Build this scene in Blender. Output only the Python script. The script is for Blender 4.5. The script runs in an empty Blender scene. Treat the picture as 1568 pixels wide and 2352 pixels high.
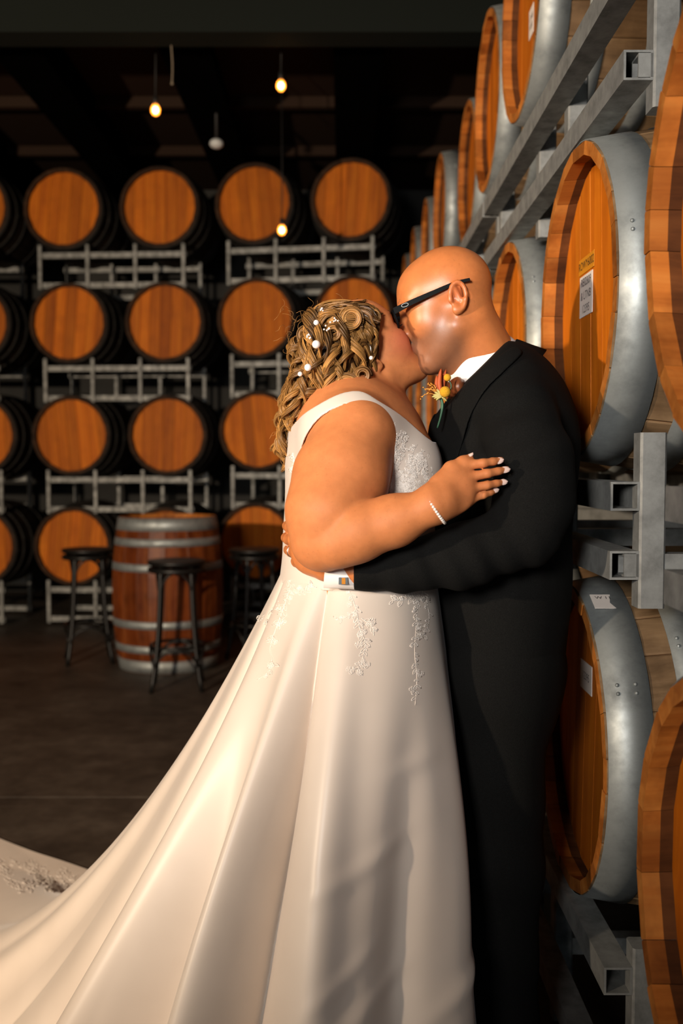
import bpy, math, random
import numpy as np
from mathutils import Vector, Matrix, Euler

random.seed(7)
rng = np.random.default_rng(7)
scn = bpy.context.scene
COL = scn.collection

# ------------------------------------------------------------------ camera
F_PX, CAM_H, PITCH = 2287.0, 1.36, math.radians(2.9)
cam_d = bpy.data.cameras.new('camera')
cam = bpy.data.objects.new('camera', cam_d)
COL.objects.link(cam)
cam.location = (0, 0, CAM_H)
cam.rotation_euler = (math.pi / 2 - PITCH, 0, 0)
cam_d.sensor_fit = 'VERTICAL'
cam_d.sensor_height = 36.0
cam_d.sensor_width = 24.0
cam_d.lens = 36.0 * F_PX / 2352.0
cam_d.clip_start = 0.05
cam_d.dof.use_dof = True
cam_d.dof.focus_distance = 1.80
cam_d.dof.aperture_fstop = 3.2
scn.camera = cam

# ------------------------------------------------------------------ world, lights, exposure
world = bpy.data.worlds.new('world')
scn.world = world
world.use_nodes = True
wb = world.node_tree.nodes['Background']
wb.inputs['Color'].default_value = (0.75, 0.9, 1.0, 1)
wb.inputs['Strength'].default_value = 0.008

def light(name, kind, loc, target, energy, color, **kw):
    d = bpy.data.lights.new(name, kind)
    d.energy = energy
    d.color = color
    for k, v in kw.items():
        setattr(d, k, v)
    o = bpy.data.objects.new(name, d)
    COL.objects.link(o)
    o.location = loc
    o.rotation_euler = (Vector(target) - Vector(loc)).to_track_quat('-Z', 'Y').to_euler()
    return o

# an assistant holds a video lamp to the left of the camera, its beam turned on the back of the room
light('video_lamp', 'SPOT', (-3.1, -0.8, 1.90), (-0.75, 8.2, 1.65), 1850, (1.0, 0.79, 0.58),
      spot_size=math.radians(100), spot_blend=1.0, shadow_soft_size=0.06)
# unseen soft fill lamp, added beside the camera to open up the shadows
light('soft_lamp', 'AREA', (-1.05, -1.5, 1.95), (-0.02, 1.9, 1.80), 15, (1.0, 0.95, 0.90),
      shape='RECTANGLE', size=0.6, size_y=0.6, spread=math.radians(52))
# faint evening light from the open roller door behind the camera
light('door_daylight', 'AREA', (1.0, -8.6, 2.0), (0.2, 2, 1.3), 40, (0.72, 0.88, 1.0),
      shape='RECTANGLE', size=2.6, size_y=2.4)

vs = scn.view_settings
vs.view_transform = 'Standard'
vs.look = 'None'
vs.exposure = -0.12
vs.gamma = 1.0
vs.use_curve_mapping = False

# ------------------------------------------------------------------ helpers
def at(px, py, y):
    """world point on the photograph's ray (px, py) at depth y"""
    u, v = (px - 784.0) / F_PX, (1176.0 - py) / F_PX
    c, s = math.cos(PITCH), math.sin(PITCH)
    dx, dy, dz = u, c + v * s, -s + v * c
    k = y / dy
    return np.array((dx * k, y, CAM_H + dz * k))

def project(P):
    P = np.asarray(P, float)
    c, s = math.cos(PITCH), math.sin(PITCH)
    x, y, z = P[..., 0], P[..., 1], P[..., 2] - CAM_H
    fwd = y * c - z * s
    up = y * s + z * c
    return np.stack([784 + F_PX * x / fwd, 1176 - F_PX * up / fwd], -1)

def new_mesh(name, V, Fq, smooth=False):
    me = bpy.data.meshes.new(name)
    V = np.asarray(V, np.float32)
    if isinstance(Fq, np.ndarray):
        n, k = Fq.shape
        me.vertices.add(len(V))
        me.vertices.foreach_set('co', V.ravel())
        me.loops.add(n * k)
        me.loops.foreach_set('vertex_index', Fq.astype(np.int32).ravel())
        me.polygons.add(n)
        me.polygons.foreach_set('loop_start', np.arange(0, n * k, k, dtype=np.int32))
        me.polygons.foreach_set('loop_total', np.full(n, k, np.int32))
        me.update(calc_edges=True)
    else:
        me.from_pydata([tuple(map(float, v)) for v in V], [], [tuple(map(int, f)) for f in Fq])
    if smooth:
        me.polygons.foreach_set('use_smooth', np.ones(len(me.polygons), bool))
    me.validate()
    return me

def link(name, me, mat=None, parent=None):
    o = bpy.data.objects.new(name, me)
    COL.objects.link(o)
    if mat is not None and me is not None and len(me.materials) == 0:
        me.materials.append(mat)
    if parent is not None:
        o.parent = parent
    return o

def tag(o, label, cat, group=None, kind=None):
    if label:
        o['label'] = label
    if cat:
        o['category'] = cat
    if group:
        o['group'] = group
    if kind:
        o['kind'] = kind
    return o

def empty(name, loc, rot=(0, 0, 0)):
    o = bpy.data.objects.new(name, None)
    COL.objects.link(o)
    o.location = loc
    o.rotation_euler = rot
    o.empty_display_size = 0.1
    return o

class MB:
    """collects shapes for one mesh"""
    def __init__(self):
        self.V, self.F, self.n = [], [], 0
    def add(self, V, Fc):
        self.V.extend([tuple(v) for v in V])
        self.F.extend([tuple(i + self.n for i in f) for f in Fc])
        self.n += len(V)
    def box(self, c, s):
        x, y, z = c
        a, b, d = s[0] / 2, s[1] / 2, s[2] / 2
        V = [(x + i * a, y + j * b, z + k * d) for i in (-1, 1) for j in (-1, 1) for k in (-1, 1)]
        self.add(V, [(0, 1, 3, 2), (4, 6, 7, 5), (0, 4, 5, 1), (2, 3, 7, 6), (0, 2, 6, 4), (1, 5, 7, 3)])
    def tube(self, pts, r, n=8, close=False, cap=True):
        V, Fc = tube_geo(pts, r, n, close, cap)
        self.add(V, Fc)
    def sphere(self, c, r, nu=10, nv=7):
        r = np.ones(3) * r
        V = [(c[0], c[1], c[2] + r[2])]
        for j in range(1, nv):
            t = math.pi * j / nv
            for i in range(nu):
                p = 2 * math.pi * i / nu
                V.append((c[0] + r[0] * math.sin(t) * math.cos(p), c[1] + r[1] * math.sin(t) * math.sin(p), c[2] + r[2] * math.cos(t)))
        V.append((c[0], c[1], c[2] - r[2]))
        Fc = []
        for i in range(nu):
            i2 = (i + 1) % nu
            Fc.append((0, 1 + i, 1 + i2))
            for j in range(nv - 2):
                a = 1 + j * nu
                Fc.append((a + i, a + nu + i, a + nu + i2, a + i2))
            a = 1 + (nv - 2) * nu
            Fc.append((a + i, len(V) - 1, a + i2))
        self.add(V, Fc)
    def build(self, name, mat, parent=None, smooth=True):
        me = new_mesh(name, self.V, self.F, smooth)
        return link(name, me, mat, parent)
    def mesh(self, name, mat, smooth=True):
        me = new_mesh(name, self.V, self.F, smooth)
        me.materials.append(mat)
        return me

def frames(pts, close=False):
    P = np.asarray(pts, float)
    T = np.gradient(P, axis=0)
    if close:
        T = np.roll(P, -1, 0) - np.roll(P, 1, 0)
    T /= np.linalg.norm(T, axis=1)[:, None] + 1e-12
    ref = np.array((0, 0, 1.0)) if abs(T[0][2]) < 0.9 else np.array((1.0, 0, 0))
    N = np.zeros_like(P)
    n = ref - T[0] * ref.dot(T[0])
    for i in range(len(P)):
        n = n - T[i] * n.dot(T[i])
        n = n / (np.linalg.norm(n) + 1e-12)
        N[i] = n
    return P, T, N, np.cross(T, N)

def tube_geo(pts, r, n=8, close=False, cap=True):
    P, T, N, B = frames(pts, close)
    m = len(P)
    r = np.broadcast_to(np.asarray(r, float), (m,))
    a = np.arange(n) * 2 * math.pi / n
    V = P[:, None, :] + r[:, None, None] * (np.cos(a)[None, :, None] * N[:, None, :] + np.sin(a)[None, :, None] * B[:, None, :])
    V = V.reshape(-1, 3)
    Fc = []
    for i in range(m if close else m - 1):
        i2 = (i + 1) % m
        for j in range(n):
            j2 = (j + 1) % n
            Fc.append((i * n + j, i * n + j2, i2 * n + j2, i2 * n + j))
    if cap and not close:
        Fc.append(tuple(range(n - 1, -1, -1)))
        Fc.append(tuple(range((m - 1) * n, m * n)))
    return V, Fc

def spline(pts, n, close=False):
    """Catmull-Rom through pts"""
    P = np.asarray(pts, float)
    m = len(P)
    out = []
    segs = m if close else m - 1
    for q in np.linspace(0, segs, n, endpoint=not close):
        i = min(int(q), segs - 1)
        t = q - i
        if close:
            a, b, c, d = P[(i - 1) % m], P[i % m], P[(i + 1) % m], P[(i + 2) % m]
        else:
            a, b, c, d = P[max(i - 1, 0)], P[i], P[i + 1], P[min(i + 2, m - 1)]
        out.append(0.5 * ((2 * b) + (-a + c) * t + (2 * a - 5 * b + 4 * c - d) * t * t + (-a + 3 * b - 3 * c + d) * t ** 3))
    return np.array(out)

def copy_tree(o, parent=None):
    c = o.copy()
    COL.objects.link(c)
    c.parent = parent
    for ch in list(KIDS.get(o.name, [])):
        copy_tree(ch, c)
    return c
KIDS = {}
def index_kids(*roots):
    for o in bpy.data.objects:
        if o.parent is not None:
            KIDS.setdefault(o.parent.name, [])
            if o not in KIDS[o.parent.name]:
                KIDS[o.parent.name].append(o)

# ------------------------------------------------------------------ materials
def mat(name, color, rough=0.5, metal=0.0, spec=0.5, **kw):
    m = bpy.data.materials.new(name)
    m.use_nodes = True
    b = m.node_tree.nodes['Principled BSDF']
    b.inputs['Base Color'].default_value = (*color, 1)
    b.inputs['Roughness'].default_value = rough
    b.inputs['Metallic'].default_value = metal
    b.inputs['Specular IOR Level'].default_value = spec
    for k, v in kw.items():
        b.inputs[k].default_value = v
    return m

class NG:
    def __init__(self, m):
        self.m, self.t = m, m.node_tree
        self.b = self.t.nodes['Principled BSDF']
    def n(self, typ, **kw):
        x = self.t.nodes.new(typ)
        for k, v in kw.items():
            if hasattr(x, k):
                setattr(x, k, v)
            else:
                x.inputs[k.replace('_', ' ')].default_value = v
        return x
    def l(self, a, b):
        self.t.links.new(a, b)
    def coord(self, scale=(1, 1, 1), kind='Object', rand=False):
        tc = self.n('ShaderNodeTexCoord')
        mp = self.n('ShaderNodeMapping')
        mp.inputs['Scale'].default_value = scale
        self.l(tc.outputs[kind], mp.inputs['Vector'])
        if rand:
            oi = self.n('ShaderNodeObjectInfo')
            mu = self.n('ShaderNodeMath', operation='MULTIPLY')
            mu.inputs[1].default_value = 37.0
            self.l(oi.outputs['Random'], mu.inputs[0])
            cb = self.n('ShaderNodeCombineXYZ')
            for i in range(3):
                self.l(mu.outputs[0], cb.inputs[i])
            self.l(cb.outputs[0], mp.inputs['Location'])
        return mp.outputs['Vector']
    def noise(self, vec, scale=5, detail=4, rough=0.55, dist=0.0):
        x = self.n('ShaderNodeTexNoise')
        x.inputs['Scale'].default_value = scale
        x.inputs['Detail'].default_value = detail
        x.inputs['Roughness'].default_value = rough
        x.inputs['Distortion'].default_value = dist
        if vec is not None:
            self.l(vec, x.inputs['Vector'])
        return x.outputs['Fac']
    def ramp(self, fac, stops):
        r = self.n('ShaderNodeValToRGB')
        el = r.color_ramp.elements
        while len(el) < len(stops):
            el.new(0.5)
        for e, (p, c) in zip(el, stops):
            e.position = p
            e.color = (*c, 1) if len(c) == 3 else c
        self.l(fac, r.inputs['Fac'])
        return r.outputs['Color']
    def mix(self, fac, a, b, blend='MIX'):
        x = self.n('ShaderNodeMix', data_type='RGBA', blend_type=blend)
        for s, v in ((x.inputs[0], fac), (x.inputs[6], a), (x.inputs[7], b)):
            if isinstance(v, (int, float)):
                s.default_value = v
            elif isinstance(v, tuple):
                s.default_value = (*v, 1)
            else:
                self.l(v, s)
        return x.outputs[2]
    def bump(self, h, strength=0.3, dist=0.01):
        x = self.n('ShaderNodeBump')
        x.inputs['Strength'].default_value = strength
        x.inputs['Distance'].default_value = dist
        self.l(h, x.inputs['Height'])
        self.l(x.outputs['Normal'], self.b.inputs['Normal'])
    def color(self, c):
        self.l(c, self.b.inputs['Base Color'])
    def randfac(self):
        return self.n('ShaderNodeObjectInfo').outputs['Random']

def wood(name, dark, mid, light_, axis, rough=0.6, stain=0.0):
    m = mat(name, mid, rough, spec=0.18)
    g = NG(m)
    sc = [28, 28, 28]
    sc[axis] = 1.6
    v = g.coord(tuple(sc), rand=True)
    n1 = g.noise(v, 1.0, 6, 0.62, 0.4)
    c = g.ramp(n1, [(0.25, dark), (0.5, mid), (0.78, light_)])
    tint = g.ramp(g.randfac(), [(0.0, (0.68, 0.64, 0.6)), (0.5, (0.95, 0.95, 0.95)), (1.0, (1.15, 1.12, 1.05))])
    c = g.mix(1.0, c, tint, 'MULTIPLY')
    if stain:
        v2 = g.coord((5, 5, 5), rand=True)
        n2 = g.noise(v2, 1.0, 5, 0.65)
        s = g.ramp(n2, [(0.35, (0.35, 0.3, 0.28)), (0.55, (1, 1, 1))])
        c = g.mix(stain, c, s, 'MULTIPLY')
    g.color(c)
    g.bump(n1, 0.25, 0.003)
    return m

M = {}
M['stave'] = wood('stave_oak', (0.10, 0.060, 0.028), (0.20, 0.125, 0.064), (0.29, 0.19, 0.105), 0, 0.75, 0.6)
M['chime'] = wood('chime_oak', (0.30, 0.085, 0.012), (0.47, 0.16, 0.028), (0.56, 0.23, 0.05), 0, 0.6, 0.75)
M['head'] = wood('head_oak', (0.37, 0.082, 0.003), (0.52, 0.132, 0.004), (0.62, 0.19, 0.009), 2, 0.62, 0.25)
M['toast'] = wood('toasted_chime_inside', (0.05, 0.018, 0.006), (0.11, 0.040, 0.012), (0.17, 0.065, 0.02), 0, 0.7, 0.5)  # shade of the croze recess put into the colour of the inner stave faces
M['red_stave'] = wood('wine_stained_oak', (0.09, 0.016, 0.004), (0.17, 0.040, 0.008), (0.24, 0.075, 0.018), 0, 0.45, 0.6)

def steel(name, base, rough, scale, metal=0.75):
    m = mat(name, base, rough, metal)
    g = NG(m)
    v = g.coord((1, 1, 1), rand=True)
    n1 = g.noise(v, scale, 6, 0.6)
    lo = tuple(x * 0.6 for x in base)
    hi = tuple(min(1, x * 1.35) for x in base)
    g.color(g.ramp(n1, [(0.3, lo), (0.52, base), (0.75, hi)]))
    r = g.ramp(n1, [(0.3, (rough + 0.12,) * 3), (0.7, (rough - 0.08,) * 3)])
    g.l(r, g.b.inputs['Roughness'])
    g.bump(n1, 0.12, 0.002)
    return m
M['hoop'] = steel('galvanised_hoop', (0.37, 0.40, 0.40), 0.58, 14, 0.75)
M['rack'] = steel('galvanised_rack', (0.255, 0.26, 0.25), 0.6, 22, 0.5)
M['black_wood'] = mat('black_painted_wood', (0.006, 0.0055, 0.005), 0.42, spec=0.35)
M['label'] = mat('label_paper', (0.75, 0.68, 0.62), 0.6)
M['tape'] = mat('yellow_tape', (0.62, 0.24, 0.01), 0.5)
M['ink'] = mat('black_ink', (0.012, 0.011, 0.01), 0.6)
M['bulb'] = mat('amber_bulb_glass', (1, 0.5, 0.1), 0.3, Alpha=0.45)
_b = M['bulb'].node_tree.nodes['Principled BSDF']
_b.inputs['Emission Color'].default_value = (1.0, 0.30, 0.03, 1)
_b.inputs['Emission Strength'].default_value = 3.0
M['filament'] = mat('glowing_filament', (1, 0.7, 0.4), 0.3)
_b = M['filament'].node_tree.nodes['Principled BSDF']
_b.inputs['Emission Color'].default_value = (1.0, 0.62, 0.26, 1)
_b.inputs['Emission Strength'].default_value = 40.0
M['cord'] = mat('black_cord', (0.01, 0.01, 0.01), 0.6)
M['rope'] = mat('pale_cord', (0.25, 0.2, 0.14), 0.8)
M['plastic'] = mat('white_plastic', (0.6, 0.62, 0.62), 0.4)

# ------------------------------------------------------------------ room shell
def struct(name, mb, m):
    o = mb.build(name, m, None, False)
    o['kind'] = 'structure'
    return o

m = mat('stained_concrete', (0.05, 0.04, 0.032), 0.55, spec=0.35)
g = NG(m)
v = g.coord()
n1 = g.noise(v, 2.4, 8, 0.68)
n2 = g.noise(v, 11, 5, 0.6)
c = g.ramp(n1, [(0.3, (0.028, 0.022, 0.017)), (0.5, (0.062, 0.049, 0.038)), (0.72, (0.105, 0.086, 0.068))])
c = g.mix(0.6, c, g.ramp(n2, [(0.35, (0.55, 0.55, 0.55)), (0.65, (1.1, 1.1, 1.1))]), 'MULTIPLY')
g.color(c)
g.bump(n2, 0.15, 0.004)
M['floor'] = m
m = mat('dark_wall', (0.028, 0.028, 0.026), 0.8)
g = NG(m)
g.color(g.ramp(g.noise(g.coord(), 3, 5), [(0.3, (0.02, 0.02, 0.019)), (0.7, (0.036, 0.036, 0.033))]))
M['wall'] = m
M['ceil'] = mat('ceiling_sheet', (0.035, 0.022, 0.016), 0.8, spec=0.0)
M['beam'] = mat('painted_beam', (0.002, 0.002, 0.002), 0.9, spec=0.0)
M['bulkhead'] = mat('grey_green_lintel', (0.009, 0.0115, 0.0098), 0.85, spec=0.1)

XL, XR, YB, YF, ZC = -6.5, 3.2, 10.4, -9.6, 4.15
# floor laid in slabs; the control joint crosses the room
for k, (y0, y1) in enumerate(((YF, 3.972), (3.98, YB))):
    b = MB()
    b.box(((XL + XR) / 2, (y0 + y1) / 2, -0.05), (XR - XL, y1 - y0, 0.1))
    if k == 0:
        floor = struct('floor', b, M['floor'])
    else:
        b.build('floor_slab', M['floor'], floor, False)
b = MB(); b.box(((XL + XR) / 2, YB + 0.1, ZC / 2), (XR - XL, 0.2, ZC)); struct('wall_back', b, M['wall'])
b = MB(); b.box((XL - 0.1, (YB + YF) / 2, ZC / 2), (0.2, YB - YF, ZC)); struct('wall_left', b, M['wall'])
b = MB(); b.box((XR + 0.1, (YB + YF) / 2, ZC / 2), (0.2, YB - YF, ZC)); struct('wall_right', b, M['wall'])
b = MB(); b.box(((XL + XR) / 2, YF - 0.1, ZC / 2), (XR - XL, 0.2, ZC)); struct('wall_front', b, M['wall'])
b = MB(); b.box(((XL + XR) / 2, (YB + YF) / 2, ZC + 0.05), (XR - XL, YB - YF, 0.1))
ceiling = struct('ceiling', b, M['ceil'])
for k, px in enumerate((-230, 130, 470, 818)):        # roof beams that run away from the camera
    x = at(px, 205, 7.0)[0]
    b = MB()
    b.box((x, 8.1, ZC - 0.15), (0.16, 4.6, 0.3))
    b.box((x, 8.1, ZC - 0.31), (0.30, 4.6, 0.03))
    b.build('roof_beam', M['beam'], ceiling, False)
for y in (6.6, 7.8, 9.0):                              # purlins
    b = MB()
    b.box(((XL + XR) / 2, y, ZC - 0.04), (XR - XL, 0.07, 0.08))
    b.build('purlin', M['ceil'], ceiling, False)
b = MB()
zl = at(784, 73, 5.6)[2]
b.box(((XL + XR) / 2, 5.7, (zl + ZC) / 2), (XR - XL, 0.2, ZC - zl))
struct('trim_1', b, M['bulkhead'])

# ------------------------------------------------------------------ barrels
RC, RB, LB = 0.318, 0.366, 1.0
TH = 0.029
def prof(x):
    t = 2 * x / LB - 1
    return RB - (RB - RC) * t * t

def stave_mesh(name, half, m_out, m_end):
    xs = np.array((0, 0.027, 0.125, 0.25, 0.375, 0.5, 0.625, 0.75, 0.875, LB))
    e = 0.0035 / RC
    ang = (-half, -half + e, half - e, half)
    V, Fc, mi = [], [], []
    for x in xs:
        R = prof(x)
        for k, a in enumerate(ang):
            r = R - (0.0022 if k in (0, 3) else 0)
            V.append((x, r * math.sin(a), r * math.cos(a)))
        for a in (half, -half):
            r = R - TH
            if x in (xs[0], xs[-1]):
                r += 0.003
            V.append((x, r * math.sin(a), r * math.cos(a)))
    n = 6
    for i in range(len(xs) - 1):
        for k in range(n):
            k2 = (k + 1) % n
            Fc.append((i * n + k, i * n + k2, (i + 1) * n + k2, (i + 1) * n + k))
            mi.append(0 if k < 3 else (1 if i == 0 else 2))
    Fc.append(tuple(range(n - 1, -1, -1))); mi.append(1)
    Fc.append(tuple(range((len(xs) - 1) * n, len(xs) * n))); mi.append(1)
    me = new_mesh(name, V, Fc)
    me.materials.append(m_out); me.materials.append(m_end); me.materials.append(M['toast'])
    me.polygons.foreach_set('material_index', mi)
    return me

def hoop_mesh(name, x0, x1, mtl):
    b = MB()
    n, th = 56, 0.0028
    V, Fc = [], []
    for i in range(n):
        a = 2 * math.pi * i / n
        for x, o in ((x0, 0.0004), (x0, th), (x1, th), (x1, 0.0004)):
            r = prof(x) + o
            V.append((x, r * math.sin(a), r * math.cos(a)))
    for i in range(n):
        j = (i + 1) % n
        for k in range(3):
            Fc.append((i * 4 + k, j * 4 + k, j * 4 + k + 1, i * 4 + k + 1))
    b.add(V, Fc)
    xm = (x0 + x1) / 2                                  # rivets on the lap
    for dx in (-0.2, 0.2):
        x = xm + dx * (x1 - x0)
        for a in (-1.32, -1.27):
            r = prof(x) + th
            b.sphere((x, r * math.sin(a), r * math.cos(a)), 0.004, 6, 4)
    me = b.mesh(name, mtl, True)
    return me

def board_mesh(name, y0, y1, R, t, mtl):
    gp = 0.0007
    y0, y1 = y0 + gp, y1 - gp
    ys = np.linspace(y0, y1, 4)
    top = [(y, math.sqrt(max(R * R - y * y, 1e-6))) for y in ys]
    loop = top + [(y, -z) for y, z in reversed(top)]
    n = len(loop)
    ce = sum(p[0] for p in loop) / n
    V = [(0.0, ce + (y - ce) * (1 - 0.0016 / max(abs(y1 - y0), 1e-3)), z * 0.998) for y, z in loop]
    V += [(0.002, y, z) for y, z in loop] + [(t, y, z) for y, z in loop]
    Fc = [tuple(range(n - 1, -1, -1))]
    for k in (0, 1):
        for i in range(n):
            j = (i + 1) % n
            Fc.append((k * n + i, k * n + j, (k + 1) * n + j, (k + 1) * n + i))
    Fc.append(tuple(range(2 * n, 3 * n)))
    me = new_mesh(name, V, Fc)
    me.materials.append(mtl)
    return me

H0, H1, H2 = (0.003, 0.083), (0.132, 0.182), (0.292, 0.342)
def barrel_kit(m_out, m_end, m_head, m_hoop=None):
    m_hoop = m_hoop or M['hoop']
    kit = {}
    D = math.radians(0.5)
    kit['stave'] = [stave_mesh('stave', D * w - 0.0016, m_out, m_end) for w in (11.5, 15, 18.5)]
    kit['hoop'] = [hoop_mesh('hoop', a, b_, m_hoop) for a, b_ in (H0, H1, H2)] + \
                  [hoop_mesh('hoop', LB - b_, LB - a, m_hoop) for a, b_ in (H0, H1, H2)]
    R = prof(0.05) - TH + 0.004
    edges = np.array((-1.0, -0.72, -0.45, -0.15, 0.14, 0.42, 0.70, 1.0)) * R
    kit['board'] = [board_mesh('head_board', edges[i], edges[i + 1], R, 0.02, m_head) for i in range(7)]
    b = MB()
    n = 40
    V = [(LB - 0.04, R * math.sin(2 * math.pi * i / n), R * math.cos(2 * math.pi * i / n)) for i in range(n)]
    b.add(V, [tuple(range(n))])
    V = [(LB - 0.06, y, z) for x, y, z in V]
    b.add(V, [tuple(range(n - 1, -1, -1))])
    kit['rear'] = b.mesh('rear_head', m_head, False)
    return kit

KIT = barrel_kit(M['stave'], M['chime'], M['head'])
M['aged'] = wood('aged_dark_stave', (0.010, 0.006, 0.004), (0.022, 0.013, 0.008), (0.04, 0.024, 0.014), 0, 0.8, 0.4)  # back barrels: their shade is put into the stave, chime and hoop colours
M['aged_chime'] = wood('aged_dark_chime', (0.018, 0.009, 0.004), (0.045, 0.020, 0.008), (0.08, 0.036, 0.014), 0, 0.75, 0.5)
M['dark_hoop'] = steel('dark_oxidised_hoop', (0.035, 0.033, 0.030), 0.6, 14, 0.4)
KIT_RED = barrel_kit(M['red_stave'], M['chime'], M['head'])
WID = (11.5, 15, 18.5)
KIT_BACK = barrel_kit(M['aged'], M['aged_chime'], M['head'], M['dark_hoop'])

def barrel(loc, yaw, label, group, kit=KIT, standing=False, roll=None):
    """head centre at loc, axis along local +x"""
    root = empty('wine_barrel', loc)
    if standing:
        root.rotation_euler = (0, math.pi / 2, 0)
    else:
        root.rotation_euler = (0, 0, yaw)
    tag(root, label, 'barrel', group)
    order = [0, 1, 2] * 8
    random.shuffle(order)
    a = random.uniform(0, 6.28)
    for w in order:
        a += math.radians(WID[w]) / 2
        o = link('stave', kit['stave'][w], None, root)
        o.rotation_euler = (a, 0, 0)
        o.location = (random.uniform(-0.0012, 0.0012), 0, 0)
        a += math.radians(WID[w]) / 2
    rl = random.uniform(-0.10, 0.10) if roll is None else roll
    for me in kit['board']:
        o = link('head_board', me, None, root)
        o.location = (0.047 + random.uniform(0, 0.0012), 0, 0)
        o.rotation_euler = (rl, 0, 0)
    for me in kit['hoop']:
        o = link('hoop', me, None, root)
        o.rotation_euler = (random.uniform(-0.5, 0.5), 0, 0)
    link('rear_head', kit['rear'], None, root)
    return root

# ------------------------------------------------------------------ racks
RL, RD, RT = 1.22, 0.62, 0.05          # length, depth, tube
def square_tube(name, L, s, mtl):
    """hollow square tube along local x, open ends"""
    h, q = s / 2, s / 2 - 0.004
    V = []
    for x in (0, L):
        for r in (h, q):
            V += [(x, -r, -r), (x, r, -r), (x, r, r), (x, -r, r)]
    Fc = []
    for k in range(4):
        j = (k + 1) % 4
        Fc.append((k, j, 8 + j, 8 + k))
        Fc.append((4 + j, 4 + k, 12 + k, 12 + j))
        Fc.append((j, k, 4 + k, 4 + j))
        Fc.append((8 + k, 8 + j, 12 + j, 12 + k))
    me = new_mesh(name, V, Fc)
    me.materials.append(mtl)
    return me

def plate_post(name, H, w, mtl):
    b = MB()
    c = 0.004
    a, d = w / 2, w / 2
    V = []
    for z in (0, H):
        V += [(-a + c, -d, z), (a - c, -d, z), (a, -d + c, z), (a, d - c, z), (a - c, d, z), (-a + c, d, z), (-a, d - c, z), (-a, -d + c, z)]
    Fc = [(7, 6, 5, 4, 3, 2, 1, 0), tuple(range(8, 16))]
    for k in range(8):
        Fc.append((k, (k + 1) % 8, 8 + (k + 1) % 8, 8 + k))
    b.add(V, Fc)
    return b.mesh(name, mtl, False)

ME_RAIL = square_tube('rail', RL, RT, M['rack'])
ME_CROSS = square_tube('cross_bar', RD, RT * 0.8, M['rack'])
Z_TOP, Z_LOW = -0.365, -0.607          # rail heights below the barrels' axis
ME_POST = plate_post('post', 0.355, 0.042, M['rack'])
ME_RAIL_THIN = square_tube('rail', RL, 0.042, M['rack'])
ME_POST_THIN = plate_post('post', 0.355, 0.030, M['rack'])
RLR = 1.66                              # the racks of the long row are wider
ME_RAIL_LONG = square_tube('rail', RLR, RT, M['rack'])
ME_POSTS = [plate_post('post', h_, 0.046, M['rack']) for h_ in (0.50, 0.305, 0.345)]
OFF4 = tuple(0.02 + k_ * (RL - 0.04) / 3 for k_ in range(4))
def rack(loc, yaw, label, group, rail=ME_RAIL_THIN, post=ME_POST_THIN, offs=OFF4, zt=Z_TOP, zl=Z_LOW, pb=-0.64, inset=-0.028, bars=False):
    """loc: start of the front upper rail at the height of the barrels' axis; length along local x, depth local +y"""
    root = empty('barrel_rack', loc, (0, 0, yaw))
    tag(root, label, 'rack', group)
    for y in (0, RD):
        for z in (zt, zl):
            link('rail', rail, None, root).location = (0, y, z)
        for x in offs:
            o = link('post', post, None, root)
            o.location = (x, y + (inset if y == 0 else -inset), pb)
    if bars:
        for x in offs:
            o = link('cross_bar', ME_CROSS, None, root)
            o.location = (x, 0.0, zl)
            o.rotation_euler = (0, 0, math.pi / 2)
    return root

ORD = ('first', 'second', 'third', 'fourth', 'fifth', 'sixth', 'seventh', 'eighth', 'ninth', 'tenth')
# --- the long row along the right side of the aisle
X0 = 0.454
TIER_R = (0.785, 1.685, 2.69)
TNAME_R = ('bottom tier', 'middle tier', 'top tier')
RIGHT = {}
RP = 1.69
ys_r = [1.17]
for k in range(0, 4):
    ys_r += [1.72 + RP * k + 0.36, 1.72 + RP * k + 1.27]
XB = ((0.447, 0.477, 0.480, 0.485, 0.49, 0.49, 0.49, 0.49, 0.49),
      (0.447, 0.479, 0.487, 0.488, 0.49, 0.49, 0.49, 0.49, 0.49),
      (0.50, 0.51, 0.520, 0.535, 0.575, 0.525, 0.525, 0.505, 0.50))
for t, z in enumerate(TIER_R):
    for i, y in enumerate(ys_r):
        if t == 2 and i == 0:
            continue
        o = barrel((XB[t][i], y, z), random.uniform(-0.012, 0.012),
                   f'oak barrel in the long row beside the groom, {TNAME_R[t]}, {ORD[i]} from the camera',
                   'barrels in the long rack row beside the aisle')
        RIGHT[(t, i)] = o
    for k in range(-1, 4):
        if t == 2 and k < 0:
            continue
        y0 = 1.72 + RP * k - (0.26 if k < 0 else 0)
        # local +x runs towards the camera, local +y into the row
        rack((0.490 + (0.012 if t == 2 else 0), y0 + RLR, z), -math.pi / 2,
             f'galvanised rack under the {TNAME_R[t]} of the long row, {ORD[k + 1]} from the camera',
             'steel racks of the long barrel row', ME_RAIL_LONG, ME_POSTS[t], (0.02, 0.66, 1.0, 1.64),
             (-0.345, -0.385, -0.48)[t], (-0.60, -0.505, -0.66)[t], (-0.785, -0.58, -0.73)[t], 0.048, True)
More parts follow.
